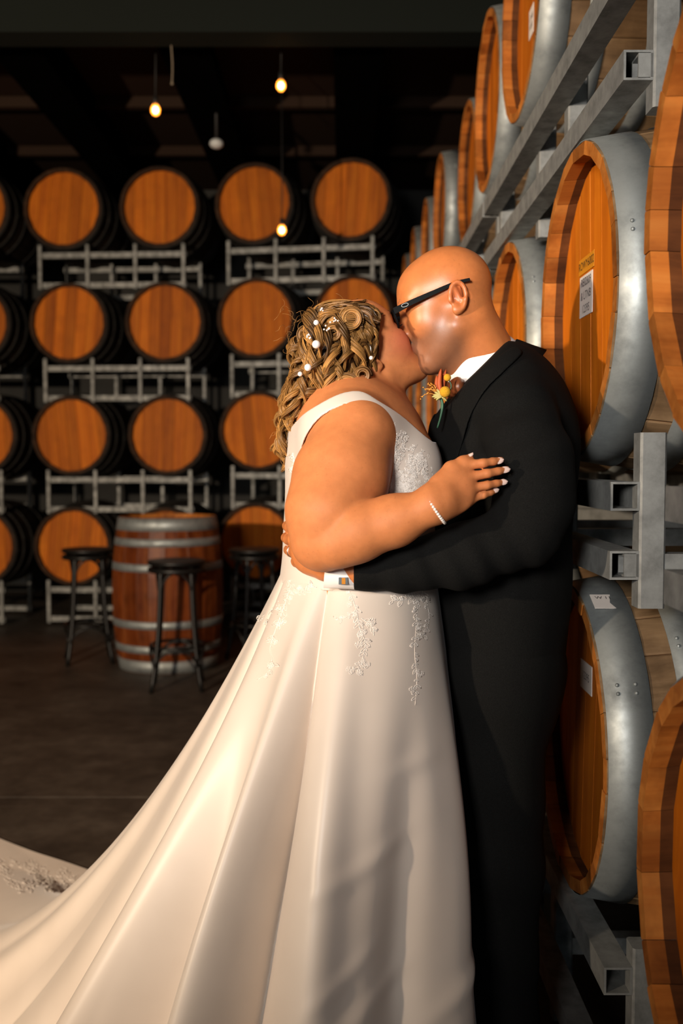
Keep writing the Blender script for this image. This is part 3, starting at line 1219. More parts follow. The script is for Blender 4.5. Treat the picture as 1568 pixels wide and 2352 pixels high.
for (x0, y0, x1, y1, d, w) in ((1138, 1060, 1157, 1055, 1.6318, 0.0054), (1151, 1080, 1172, 1077, 1.6318, 0.0054), (1149, 1108, 1166, 1105.5, 1.6345, 0.0050), (1132.5, 1127, 1146, 1123.5, 1.637, 0.0044)):
    nail(at(x0, y0, d), at(x1, y1, d + 0.004), w, (0.05, -1, 0.25), b_body)
nail(at(1067, 1053, 1.631), at(1086, 1040, 1.633), 0.0048, (-0.45, -0.55, 0.8), b_body)

# ---- gown: bodice
def poly_sdf(px, pz, poly):
    """signed distance to a closed polygon, negative inside"""
    poly = np.asarray(poly, float)
    d = np.full(len(px), 1e9)
    ins = np.zeros(len(px), bool)
    n = len(poly)
    for i in range(n):
        a, b_ = poly[i], poly[(i + 1) % n]
        e = b_ - a
        wx, wz = px - a[0], pz - a[1]
        t = np.clip((wx * e[0] + wz * e[1]) / (e.dot(e) + 1e-12), 0, 1)
        d = np.minimum(d, (wx - e[0] * t) ** 2 + (wz - e[1] * t) ** 2)
        c1 = (a[1] > pz) != (b_[1] > pz)
        xi = a[0] + (pz - a[1]) / np.where(b_[1] != a[1], b_[1] - a[1], 1e-9) * e[0]
        ins ^= c1 & (px < xi)
    return np.where(ins, -1, 1) * np.sqrt(d)
def xz(pl, y):
    return [(at(x, q, y)[0], at(x, q, y)[2]) for x, q in pl]
neckline = spline(np.array(xz([(560, 1345), (600, 1100), (640, 1010), (690, 962), (740, 932), (785, 911), (828, 907), (868, 929), (925, 962), (990, 1014), (1060, 1040), (1100, 1345)], 1.80)), 46)
armhole = spline(np.array(xz([(692, 1056), (703, 1004), (742, 957), (800, 932), (838, 936), (868, 974), (887, 1022), (890, 1090), (885, 1180), (800, 1230), (715, 1150)], 1.74)), 44, True)
bodice_base = Field()
bodice_base.group(bt, 0.02)
bodice_base.cone(at(800, 985, 1.765), at(800, 985, 2.035), 0.064, 0.064, 0.05)
def smax(a, b_, k=0.004):
    h_ = np.maximum(k - np.abs(a - b_), 0) / k
    return np.maximum(a, b_) + h_ * h_ * k * 0.25
def bodice(Pq):
    t = bodice_base(Pq)
    s_ = np.maximum(t - 0.0055, -(t + 0.001))
    i = np.nonzero(s_ < 0.02)[0]
    if len(i):
        x, z = Pq[i, 0], Pq[i, 2]
        s_[i] = np.maximum(np.maximum(s_[i], poly_sdf(x, z, neckline)), -poly_sdf(x, z, armhole))
    return s_
P, Q = surface(bodice, lo * 0 + np.array((-0.16, 1.66, 1.06)), (0.24, 2.14, 1.52), 0.0025)
P = smooth_mesh(P, Q, 2, 0.4)
m = mat('ivory_satin', (0.64, 0.55, 0.47), 0.40, spec=0.4)
g = NG(m)
v = g.coord()
g.color(g.ramp(g.noise(v, 4, 3), [(0.3, (0.60, 0.515, 0.44)), (0.7, (0.68, 0.59, 0.51))]))
g.b.inputs['Sheen Weight'].default_value = 0.25
g.b.inputs['Sheen Roughness'].default_value = 0.4
g.bump(g.noise(v, 900, 2), 0.05, 0.001)
M['satin'] = m
gown_b = kid('bodice', P, Q, M['satin'], bride)
BOD, BODN = P, vnormals(P, Q)
if BODN[np.argmin(P[:, 1])][1] > 0:
    BODN = -BODN

# ---- gown: skirt
wc = at(815, 1318, 1.90)
ZW = wc[2]
rx_, ry_ = 0.141, 0.182
def sm(a, b_, x):
    t = np.clip((x - a) / (b_ - a), 0, 1)
    return t * t * (3 - 2 * t)
# hem on the floor: a = 0 at the back of the gown (picture left), 0.5 facing the camera, 1 at the front, 1..2 far side
hem_k = [(0.0, -1.30, 2.22, 2.35), (0.12, -1.10, 1.78, 2.15), (0.25, -0.78, 1.48, 1.75), (0.38, -0.46, 1.36, 1.35), (0.5, -0.20, 1.32, 1.12), (0.62, -0.01, 1.33, 1.03),
         (0.75, 0.14, 1.40, 1.0), (0.88, 0.235, 1.58, 1.0), (1.0, 0.285, 1.85, 1.0), (1.15, 0.26, 2.15, 1.0), (1.35, 0.08, 2.42, 1.1),
         (1.5, -0.20, 2.70, 1.4), (1.62, -0.60, 3.05, 2.0), (1.72, -1.02, 3.36, 2.8), (1.82, -1.62, 3.70, 3.6), (1.9, -1.95, 3.1, 3.4), (1.96, -1.72, 2.55, 2.9)]
hk = np.array([h_[1:] for h_ in hem_k])
ha = np.array([h_[0] for h_ in hem_k] + [2.0])
hs = spline(hk, len(hk) * 40, True)
ks = np.arange(len(hs)) / 40.0
A_of = np.interp(ks, np.arange(len(ha)), ha)
def hem(a):
    a = np.mod(a, 2)
    return np.stack([np.interp(a, A_of, hs[:, i], period=2.0) for i in range(3)], -1)
NA, NS = 620, 170
aa = np.concatenate([np.linspace(0, 1, 440, endpoint=False), np.linspace(1, 2, NA - 440, endpoint=False)])
ss = np.linspace(0, 1, NS) ** 1.25
Ag, Sg = np.meshgrid(aa, ss, indexing='ij')
hm = hem(aa)
dirs = np.stack([-np.cos(np.pi * aa), -np.sin(np.pi * aa)], -1)
rs_ = np.linspace(0.06, 0.26, 120)
probe = np.concatenate([wc[:2] + dirs[:, None, :] * rs_[None, :, None], np.full((NA, 120, 1), ZW)], -1)
sd_ = bodice_base(probe.reshape(-1, 3)).reshape(NA, 120) - 0.0072
i1 = np.argmax(sd_ > 0, axis=1)
v0, v1 = sd_[np.arange(NA), i1 - 1], sd_[np.arange(NA), i1]
rad = rs_[i1 - 1] + (rs_[i1] - rs_[i1 - 1]) * (-v0 / (v1 - v0 + 1e-9))
for _ in range(30):
    rad = (np.roll(rad, 1) + rad + np.roll(rad, -1)) / 3
W0 = wc[:2] + dirs * (rad - 0.0025)[:, None]
XY = W0[:, None, :] + (hm[:, None, :2] - W0[:, None, :]) * Sg[..., None]
nrm0 = np.stack([-np.cos(np.pi * aa), -np.sin(np.pi * aa)], -1)
hip = 0.020 * np.sin(np.pi * np.clip(Sg / 0.55, 0, 1)) * (0.4 + 0.6 * np.sin(np.pi * np.clip(aa, 0, 1)))[:, None]
XY = XY + nrm0[:, None, :] * hip[..., None]
Zg = np.maximum(ZW * (1 - Sg) ** hm[:, None, 2], 0.010)
G = np.concatenate([XY, Zg[..., None]], -1)
da = np.roll(G, -1, 0) - np.roll(G, 1, 0)
ds = np.gradient(G, axis=1)
Nn = np.cross(da, ds)
Nn /= np.linalg.norm(Nn, axis=-1, keepdims=True) + 1e-9
if (Nn[220, 60] @ np.array((0, -1, 0))) < 0:
    Nn = -Nn
Sq = Sg
def crease(a0, a1, w, depth, s0=0.0, pw=1.0):
    c = a0 + (a1 - a0) * Sq ** 0.8 + 0.006 * np.sin(7.0 * Sq + 40 * a0) * Sq + 0.0025 * np.sin(19.0 * Sq + 11 * a0) * Sq
    x = np.abs((Ag - c + 1) % 2 - 1)
    return -depth * sm(s0, s0 + 0.45, Sq) ** pw * np.exp(-(x / (w * (0.6 + 0.6 * Sq))) ** 1.15)
def wave(a0, a1, w, depth, s0=0.0):
    c = a0 + (a1 - a0) * Sq + 0.010 * np.sin(5.5 * Sq + 23 * a0) * Sq
    x = np.abs((Ag - c + 1) % 2 - 1)
    return depth * sm(s0, s0 + 0.5, Sq) * np.exp(-(x / w) ** 2)
off = crease(0.405, 0.475, 0.034, 0.078, -0.08)
off += crease(0.145, 0.145, 0.026, 0.070, -0.05)
off += wave(0.29, 0.325, 0.050, -0.060, 0.0)
off += wave(0.365, 0.405, 0.032, 0.045, -0.05)
off += wave(0.21, 0.225, 0.04, 0.042, 0.0)
off += wave(0.49, 0.56, 0.04, 0.030, -0.05)
off += wave(0.68, 0.70, 0.06, -0.026, 0.05)
off += wave(0.84, 0.84, 0.05, 0.022, 0.05)
off += crease(0.045, 0.04, 0.02, 0.025, 0.25)
off += crease(0.235, 0.255, 0.016, 0.018, 0.30)
for c0 in (1.1, 1.22, 1.36, 1.5, 1.62, 1.74, 1.86, 1.94):
    off += crease(c0, c0, 0.03, 0.04 if c0 < 1.45 else 0.014, 0.0)
off *= 1.35 * np.clip(Zg / 0.12, 0.15, 1) 
# small hand-made wrinkles
wr = np.zeros_like(off)
for q in range(14):
    a0, s0 = rng.uniform(0.55, 0.95), rng.uniform(0.25, 0.9)
    ang = rng.uniform(-0.6, 0.1)
    u1 = (Ag - a0) * 1.0
    v1 = (Sg - s0) * 0.8
    uu, vv = u1 * math.cos(ang) + v1 * math.sin(ang), -u1 * math.sin(ang) + v1 * math.cos(ang)
    wr += rng.uniform(0.003, 0.006) * np.exp(-(uu / 0.06) ** 2 - (vv / 0.012) ** 2)
off += wr * (Ag < 1)
G = G + Nn * off[..., None]
G[..., 2] = np.maximum(G[..., 2], 0.006 + 0.004 * np.sin(9 * Ag))
ii = np.arange(NA)
jj = np.arange(NS - 1)
I, J = np.meshgrid(ii, jj, indexing='ij')
I2 = (I + 1) % NA
Qs = np.stack([I * NS + J, I2 * NS + J, I2 * NS + J + 1, I * NS + J + 1], -1).reshape(-1, 4)
skirt = kid('skirt', G.reshape(-1, 3), Qs, M['satin'], bride)

# ---- lace on skirt and bodice
def lace_on(verts, normals, name, parent, paths):
    pp = project(verts)
    mb = MB()
    bins = {}
    for i, kx, ky in zip(range(len(pp)), np.floor(pp[:, 0] / 12).astype(int), np.floor(pp[:, 1] / 12).astype(int)):
        bins.setdefault((kx, ky), []).append(i)
    def drop(pt):
        kx, ky = int(pt[0] // 12), int(pt[1] // 12)
        cand = [i for a in (-1, 0, 1) for c in (-1, 0, 1) for i in bins.get((kx + a, ky + c), ())]
        if not cand:
            return None
        cand = np.array(cand)
        d = ((pp[cand] - pt) ** 2).sum(1)
        if normals is None:
            near = cand[d < max(d.min() * 4, 36)]
            i = near[np.argmin(verts[near, 1])]
            n_ = np.array((0, -1.0, 0))
        else:
            i = cand[np.argmin(d)]
            n_ = normals[i]
        w_ = np.exp(-d / 40.0) * (np.abs(verts[cand, 1] - verts[i, 1]) < 0.02)
        y = (verts[cand, 1] * w_).sum() / (w_.sum() + 1e-12) if w_.sum() > 1e-9 else verts[i, 1]
        return at(pt[0], pt[1], y) + n_ * 0.0003
    for pts, r in paths:
        P3 = [q_ for q_ in (drop(np.asarray(p_)) for p_ in pts) if q_ is not None]
        if len(P3) > 1:
            mb.tube(np.array(P3), r * 0.60, 3)
    return kmb(name, mb, M['lace'], parent)
M['lace'] = mat('ivory_lace_thread', (0.86, 0.79, 0.72), 0.45)
def sprig(path, n, size, rg):
    """stem with leaves, buds and looped flowers in picture-plane units, later laid on the cloth"""
    st = spline(np.array(path, float), 26)
    out = [(st, 0.0010)]
    T = np.gradient(st, axis=0)
    for q in range(int(n * 1.7)):
        i = int(rg.uniform(0.02, 0.98) * 25)
        t = T[i] / (np.linalg.norm(T[i]) + 1e-9)
        sd = rg.choice((-1, 1))
        ang = rg.uniform(0.5, 1.1) * sd
        d = np.array((t[0] * math.cos(ang) - t[1] * math.sin(ang), t[0] * math.sin(ang) + t[1] * math.cos(ang)))
        L = size * rg.uniform(0.4, 1.05)
        c = st[i]
        nn = np.array((-d[1], d[0]))
        kind = rg.uniform()
        if kind < 0.84:                      # leaf outline
            loop = [c + d * L * u + nn * L * 0.2 * math.sin(math.pi * u) for u in np.linspace(0, 1, 6)] + \
                   [c + d * L * u - nn * L * 0.2 * math.sin(math.pi * u) for u in np.linspace(1, 0, 6)]
            out.append((loop, 0.0009))
        else:                               # five-petalled flower
            e = c + d * L
            out.append(([c, e], 0.0008))
            for k in range(5):
                a = k * 1.2566 + rg.uniform(0, 1)
                pc = e + np.array((math.cos(a), math.sin(a))) * L * 0.32
                out.append(([pc + np.array((math.cos(w), math.sin(w))) * L * 0.24 for w in np.linspace(0, 6.28, 8)], 0.0009))
    return out
rg = np.random.default_rng(11)
near = (Ag < 1.0).ravel()
SV, SN = G.reshape(-1, 3)[near], Nn.reshape(-1, 3)[near]
paths = []
paths += sprig([(668, 1345), (650, 1400), (635, 1440), (620, 1490), (626, 1530), (590, 1562)], 30, 18, rg)
paths += sprig([(655, 1330), (690, 1360), (720, 1345)], 12, 16, rg)
paths += sprig([(640, 1380), (610, 1420), (612, 1440)], 8, 14, rg)
paths += sprig([(800, 1352), (818, 1400), (825, 1440), (838, 1475), (833, 1510), (820, 1540)], 32, 18, rg)
paths += sprig([(818, 1405), (790, 1420), (775, 1425)], 9, 14, rg)
paths += sprig([(830, 1420), (855, 1440), (858, 1460)], 10, 14, rg)
paths += sprig([(975, 1345), (960, 1390), (955, 1440), (952, 1500), (957, 1560), (953, 1620)], 34, 15, rg)
paths += sprig([(965, 1370), (930, 1378), (900, 1380)], 14, 17, rg)
paths += sprig([(975, 1360), (985, 1420), (975, 1460)], 14, 14, rg)
lace_on(SV, SN, 'skirt_lace', skirt, paths)
# lace at the spread end of the train
tv = ((Ag > 1.55) & (Sg > 0.55)).ravel()
TV = G.reshape(-1, 3)[tv]
paths = sprig([(-20, 1985), (40, 1990), (90, 2010), (140, 2015), (190, 2040)], 40, 24, rg) + sprig([(0, 2010), (60, 2030), (120, 2040), (150, 2060)], 30, 22, rg)
lace_on(TV, np.tile((0, 0, 1.0), (len(TV), 1)), 'train_lace', skirt, paths)
# bodice lace
bm = (BOD[:, 1] < 1.90) & (project(BOD)[:, 0] > 860) & (BODN[:, 1] < -0.1)
BV, BN = BOD[bm], BODN[bm]
paths = []
for q in range(60):
    x0, y0 = rg.uniform(892, 990), rg.uniform(965, 1145)
    if y0 < 965 + (x0 - 905) * 0.9:
        continue
    paths += sprig([(x0, y0), (x0 + rg.uniform(-18, 14), y0 + 22), (x0 + rg.uniform(-20, 14), y0 + 46)], 9, 12, rg)
lace_on(BV, BN, 'bodice_lace', gown_b, paths)
bm = (BOD[:, 1] < 1.93) & (project(BOD)[:, 0] < 720) & (BODN[:, 1] < -0.1)
paths = []
for q in range(5):
    y0 = 1040 + q * 28
    paths += sprig([(672 - 0.1 * (y0 - 1040), y0), (676, y0 + 20), (670, y0 + 40)], 6, 9, rg)
lace_on(BOD[bm], BODN[bm], 'back_lace', gown_b, paths)

# ---- bracelet, earring
M['pearl'] = mat('pearl', (0.86, 0.78, 0.72), 0.18, **{'Coat Weight': 0.5})
M['silver'] = mat('silver', (0.75, 0.72, 0.68), 0.2, 1.0)
mb = MB()
c0 = at(996, 1163, 1.601)
axv = at(1012, 1152, 1.602) - at(960, 1178, 1.606)
axv /= np.linalg.norm(axv)
e1 = np.cross(axv, (0, 1.0, 0)); e1 /= np.linalg.norm(e1)
e2 = np.cross(axv, e1)
for k in range(42):
    a = 2 * math.pi * k / 42
    p_ = c0 + 0.0318 * (math.cos(a) * e1 + math.sin(a) * e2) + axv * (-0.004 * math.cos(a))
    mb.sphere(p_, 0.0027, 8, 6)
kmb('bracelet', mb, M['pearl'], bride)
ep = at(852, 812, 1.806)
mb = MB()
mb.tube(spline([ep + np.array((-0.008, 0.004, 0.018)), ep + np.array((-0.002, -0.002, 0.014)), ep + np.array((0, -0.002, 0.002))], 8), 0.0007, 5)
ear_r = kmb('earring', mb, M['silver'], bride)
mb = MB(); mb.sphere(ep + np.array((0, -0.002, -0.008)), 0.0038, 12, 8)
kmb('earring_pearl', mb, M['pearl'], ear_r)

# ---- hair
def hair_mat():
    m_ = mat('golden_brown_hair', (0.3, 0.15, 0.05), 0.42, spec=0.4)
    g_ = NG(m_)
    at_ = g_.n('ShaderNodeVertexColor', layer_name='tone')
    g_.color(at_.outputs['Color'])
    return m_
M['hair'] = hair_mat()
cap = Field()
cap.ell(bW(-0.020, 0, 0.034), BS * np.array((0.097, 0.083, 0.089)), bR)
cap.ell(bW(-0.060, 0, -0.020), BS * np.array((0.062, 0.075, 0.085)), bR, 0.04)
cap.ell(at(752, 830, 1.865), (0.045, 0.062, 0.065), None, 0.05)
cap.ell(at(728, 890, 1.90), (0.030, 0.050, 0.050), None, 0.05)
cap.ell(bW(0.085, 0, -0.02), BS * np.array((0.075, 0.10, 0.082)), bR, 0.015, 's')
cap.cone(bW(0.03, -0.095, -0.06), bW(0.09, -0.06, -0.13), 0.035, 0.045, 0.02, 's')
lo, hi = cap.bounds()
Pc, Qc = surface(cap, lo - 0.01, hi + 0.01, 0.004)
Pc = smooth_mesh(Pc, Qc, 2, 0.5)
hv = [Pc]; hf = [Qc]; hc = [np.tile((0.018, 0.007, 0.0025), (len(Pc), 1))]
nv_h = len(Pc)
def strand_tubes(L, rad, colr):
    """L: (m, n, 3) strands"""
    global nv_h
    m_, n, _ = L.shape
    T = np.gradient(L, axis=1)
    T /= np.linalg.norm(T, axis=2, keepdims=True) + 1e-9
    ref = np.array((0.31, -0.9, 0.3))
    N1 = np.cross(T, ref); N1 /= np.linalg.norm(N1, axis=2, keepdims=True) + 1e-9
    N2 = np.cross(T, N1)
    k = 3
    a = np.arange(k) * 2 * math.pi / k
    R_ = rad[:, :, None, None]
    V = L[:, :, None, :] + R_ * (np.cos(a)[None, None, :, None] * N1[:, :, None, :] + np.sin(a)[None, None, :, None] * N2[:, :, None, :])
    base = nv_h + (np.arange(m_)[:, None, None] * n + np.arange(n - 1)[None, :, None]) * k
    j = np.arange(k)[None, None, :]
    j2 = (j + 1) % k
    Qh = np.stack([base + j, base + j2, base + k + j2, base + k + j], -1).reshape(-1, 4)
    hv.append(V.reshape(-1, 3)); hf.append(Qh)
    hc.append(np.repeat(colr.reshape(-1, 3), k, 0))
    nv_h += V.size // 3
def lock(guide, turns, cr, width, nst, tone, phase=None, flat=1.0, n=54, taper=True):
    """one curl: strands wound about a guide path"""
    gd = spline(np.asarray(guide, float), n)
    Pg, T, N1, B1 = frames(gd)
    t = np.linspace(0, 1, n)
    ph = rng.uniform(0, 6.28) if phase is None else phase
    sgn = rng.choice((-1, 1))
    L = np.zeros((nst, n, 3)); Rr = np.zeros((nst, n)); Cc = np.zeros((nst, n, 3))
    env = np.clip(t / 0.18, 0, 1) ** 0.8
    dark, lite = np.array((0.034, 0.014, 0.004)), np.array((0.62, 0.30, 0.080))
    for i in range(nst):
        u = (i / max(nst - 1, 1) - 0.5)
        jit = rng.normal(0, 0.09)
        a = ph + sgn * (turns * 2 * math.pi * t) + jit * 0.5 + u * 0.5
        r = cr * env * (1 + 0.07 * rng.normal()) * (1 - 0.25 * t)
        shift = width * u * (1 - 0.55 * t ** 2)
        sp = 0.0008 * rng.normal(size=2)
        w1, w2 = rng.uniform(4, 13, 2)
        wob = 0.0005 * (rng.normal() * np.sin(w1 * t + rng.uniform(0, 6))[:, None] * N1 + rng.normal() * np.sin(w2 * t + rng.uniform(0, 6))[:, None] * B1)
        L[i] = Pg + (np.cos(a) * r)[:, None] * N1 + (np.sin(a) * r * flat)[:, None] * B1 + (T * (shift * 1.0)[:, None] if turns > 0.5 else N1 * shift[:, None]) + sp[0] * N1 + sp[1] * B1 + wob
        rr = rng.uniform(0.00055, 0.00105) if nst > 1 else 0.00028
        Rr[i] = rr * np.minimum(1, (1 - t) / 0.12 + 0.15) if taper else rr
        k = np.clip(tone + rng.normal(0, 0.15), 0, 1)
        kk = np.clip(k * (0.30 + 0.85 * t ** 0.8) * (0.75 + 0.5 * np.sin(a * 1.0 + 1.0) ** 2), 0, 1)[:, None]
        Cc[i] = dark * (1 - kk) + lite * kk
    strand_tubes(L, Rr, Cc)
    if nst > 8:                           # the body of the lock under its strands
        a = ph + sgn * (turns * 2 * math.pi * t)
        r = cr * env * (1 - 0.25 * t)
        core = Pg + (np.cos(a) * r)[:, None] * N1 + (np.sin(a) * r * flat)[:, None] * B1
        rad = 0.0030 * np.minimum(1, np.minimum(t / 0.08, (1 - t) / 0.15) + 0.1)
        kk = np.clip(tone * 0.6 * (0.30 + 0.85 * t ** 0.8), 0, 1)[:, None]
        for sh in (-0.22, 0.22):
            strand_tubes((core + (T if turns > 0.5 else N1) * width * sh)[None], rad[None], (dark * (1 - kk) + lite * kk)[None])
def HP(px, py, y):
    return at(px, py, y + 0.040)
# crown: combed back from the brow towards the pins
for q in range(46):
    u = rng.uniform(-1, 1)
    f0 = rng.uniform(0.02, 0.068)
    r0 = bW(f0, -0.075 * math.sin(1.45 * u) * 1.0, 0.060 + 0.060 * math.cos(1.45 * u) - f0 * 0.35)
    r1 = bW(-0.03, -0.092 * math.sin(1.3 * u), 0.052 + 0.082 * math.cos(1.3 * u))
    r2 = bW(-0.090, -0.090 * math.sin(1.2 * u), 0.032 + 0.058 * math.cos(1.2 * u))
    r3 = bW(-0.122, -0.07 * math.sin(1.2 * u), -0.01 + 0.03 * math.cos(u))
    lock([r0, r1, r2, r3], rng.uniform(0.6, 1.2), 0.005, 0.007, 12, rng.uniform(0.2, 0.55), n=34)
# curls falling over the near side and the back
spots = []
for q in range(84):
    x0 = rng.uniform(700, 848)
    y0 = rng.uniform(722, 850)
    d0 = rng.uniform(1.762, 1.795) + max(0, (730 - x0)) * 0.0012 + max(0, x0 - 770) * 0.00032
    drop_ = rng.uniform(70, 150)
    x1 = x0 - rng.uniform(-6, 35)
    spots.append((x0, y0, d0, x1, min(y0 + drop_, 930 if x0 > 760 else 980)))
for x0, y0, d0, x1, y1 in spots:
    m1 = ((x0 * 0.6 + x1 * 0.4) + rng.uniform(-10, 10), (y0 + y1) / 2)
    lock([HP(x0 + 8, y0 - 18, d0 + 0.014), HP(x0, y0, d0), HP(m1[0], m1[1], d0 - 0.004 + rng.uniform(-0.008, 0.008)), HP(x1, y1, d0 + 0.006)],
         rng.uniform(1.1, 2.1), rng.uniform(0.010, 0.018), 0.019, 36, rng.uniform(0.15, 0.95), n=42)
# long fall down the back
for q in range(58):
    x0 = rng.uniform(672, 760)
    y0 = rng.uniform(800, 900)
    d0 = rng.uniform(1.79, 1.95)
    t = rng.uniform(0, 1)
    x2 = 640 + 45 * t + rng.uniform(-8, 8)
    y2 = rng.uniform(985, 1090) - 20 * t
    x1 = (x0 + x2) / 2 + rng.uniform(-16, 10)
    lock([HP(x0 + 18, y0 - 25, d0), HP(x0, y0 + 10, d0), HP(x1, (y0 + y2) / 2, d0), HP(x2 + 6, y2 - 40, d0), HP(x2 + rng.uniform(-10, 16), y2, d0)],
         rng.uniform(1.6, 3.0), rng.uniform(0.010, 0.017), 0.018, 30, rng.uniform(0.45, 1.0), n=56)
for q in range(26):
    x0, y0, d0 = rng.uniform(676, 728), rng.uniform(840, 920), rng.uniform(1.775, 1.82)
    lock([HP(x0 + 14, y0 - 30, d0), HP(x0, y0, d0), HP(x0 - 10, y0 + 45, d0), HP(x0 - rng.uniform(8, 28), y0 + rng.uniform(70, 110), d0 + 0.01)],
         rng.uniform(1.2, 2.2), rng.uniform(0.010, 0.016), 0.018, 28, rng.uniform(0.4, 1.0), n=46)
# outer edge curls behind the head
for q in range(54):
    y0 = rng.uniform(722, 900)
    x0 = np.interp(y0, [722, 760, 820, 900], [752, 728, 702, 690])
    d0 = rng.uniform(1.79, 1.95)
    lock([HP(x0 + 30, y0 - 20, d0), HP(x0 - 8, y0, d0), HP(x0 - 22, y0 + 30, d0), HP(x0 - 12, y0 + 62, d0)], rng.uniform(0.8, 1.8), 0.013, 0.013, 20, rng.uniform(0.25, 0.85), n=34)
# pinned rolls
def roll_curl(px, py, d, R, tone, turns=1.6):
    c = HP(px, py, d)
    pts = [c + np.array((math.cos(a), -0.006 * a / 6.28, math.sin(a))) * np.array((R, 1, R)) * (1 - 0.28 * a / (turns * 6.28)) for a in np.linspace(0, turns * 6.28, 30)]
    lock(pts, 0.0, 0.0, 0.010, 18, tone, n=60, taper=False)
    lock([p_ + np.array((0, 0.006, 0)) for p_ in pts], 0.0, 0.0, 0.012, 14, tone * 0.7, n=60, taper=False)
roll_curl(806, 732, 1.772, 0.017, 0.75)
roll_curl(795, 889, 1.762, 0.022, 0.8)
roll_curl(832, 862, 1.770, 0.012, 0.45)
roll_curl(765, 765, 1.768, 0.013, 0.7)
roll_curl(704, 770, 1.80, 0.013, 0.5)
roll_curl(690, 905, 1.80, 0.018, 0.9)
roll_curl(655, 1020, 1.86, 0.016, 1.0)
# front hair swept back over the crown
for q in range(60):
    d0 = rng.uniform(1.775, 1.95)
    t = rng.uniform(0, 1)
    yy = 694 + 26 * abs(d0 - 1.865) / 0.09 * rng.uniform(0.6, 1.0)
    lock([HP(868 - 10 * t, yy + 20 + 12 * t, d0), HP(838, yy + 2 + 6 * t, d0), HP(780, yy - 1 + 8 * t, d0), HP(730 + 10 * t, yy + 14 + 12 * t, d0), HP(702 + 10 * t, yy + 50, d0)],
         rng.uniform(0.5, 1.4), 0.006, 0.010, 16, rng.uniform(0.2, 0.75), n=44)
# wisps before the ear
for q in range(12):
    x0, y0, d0 = rng.uniform(838, 866), rng.uniform(715, 740), rng.uniform(1.795, 1.812)
    lock([HP(x0 - 12, y0 - 10, d0 + 0.02), HP(x0, y0 + 12, d0), HP(x0 - 6, y0 + 50, d0 - 0.006), HP(x0 - 4 + rng.uniform(-8, 6), y0 + rng.uniform(85, 125), d0 - 0.004)], rng.uniform(1.4, 2.4), 0.0085, 0.010, 16, rng.uniform(0.2, 0.6))
# swept bands over the pins
for k, (pa, pb, pc) in enumerate((((835, 735), (770, 735), (715, 760)), ((832, 745), (775, 752), (712, 772)), ((790, 722), (745, 722), (712, 748)), ((812, 752), (770, 775), (722, 775)))):
    lock([HP(*pa, 1.775), HP(*pb, 1.768), HP(*pc, 1.80)], 0.3, 0.003, 0.012, 20, 0.75, n=30, taper=False)
# flyaway strands
for q in range(220):
    x0, y0 = rng.uniform(650, 845), rng.uniform(705, 1040)
    if x0 > 700 and y0 > 900:
        x0 = rng.uniform(640, 700)
    d0 = rng.uniform(1.77, 1.92)
    a = rng.uniform(0, 6.28)
    v_ = np.array((math.cos(a), math.sin(a))) * rng.uniform(15, 40)
    lock([HP(x0, y0, d0), HP(x0 + v_[0] * 0.5 - v_[1] * 0.2, y0 + v_[1] * 0.5 + v_[0] * 0.2, d0), HP(x0 + v_[0], y0 + v_[1], d0)], 0.8, 0.004, 0.0, 1, 0.6, n=20)
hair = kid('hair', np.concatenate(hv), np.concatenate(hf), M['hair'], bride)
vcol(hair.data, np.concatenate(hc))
for (px, py, d, r) in ((726, 741, 1.762, 0.0050), (726, 791, 1.756, 0.0075), (707, 844, 1.762, 0.0066), (689, 859, 1.774, 0.0045)):
    mb = MB(); mb.sphere(at(px, py, d), r, 14, 10)
    kmb('hair_pearl', mb, M['pearl'], hair)
for (px, py, d) in ((740, 709, 1.80), (770, 738, 1.760), (752, 756, 1.760), (708, 771, 1.772)):
    mb = MB()
    for k in range(6):
        mb.sphere(at(px, py, d) + rng.normal(0, 0.0035, 3), 0.0018, 7, 5)
    kmb('hair_pin', mb, M['pearl'], hair)

# ---------------------------------------------------------------- the groom
groom = empty('person', (0.31, 1.95, 0.0))
tag(groom, 'bald man in black suit and dark glasses holding the woman in his arms', 'person')
gO = at(1026, 698, 1.915)
gF, gL, gU = axes(math.pi, math.radians(7), math.radians(-18), 0.0)
GS = 0.88
gh, gW, gR = head_field(gO, gF, gL, gU, GS, True)
gb = Field()
CN = at(1112, 841, 1.95)
nx = np.array((-0.70, 0.0, 0.714))
gb.cone(CN - nx * 0.05, gW(-0.030, 0, -0.055), 0.057, 0.056, 0.03)
gb.cone(CN - nx * 0.03 + np.array((-0.022, 0, -0.022)), gW(0.030, 0, -0.075), 0.034, 0.030, 0.035)
gb.group(gh, 0.028)
gb.ell(at(1155, 1040, 1.95), (0.10, 0.15, 0.15), None, 0.03)
ga = Field()
ga.chain([at(1190, 925, 1.80), at(1222, 1060, 1.73), at(1212, 1222, 1.70), at(1050, 1278, 1.695), at(830, 1311, 1.690), at(752, 1300, 1.692)],
         [0.050, 0.046, 0.042, 0.040, 0.026, 0.023], 0.02)
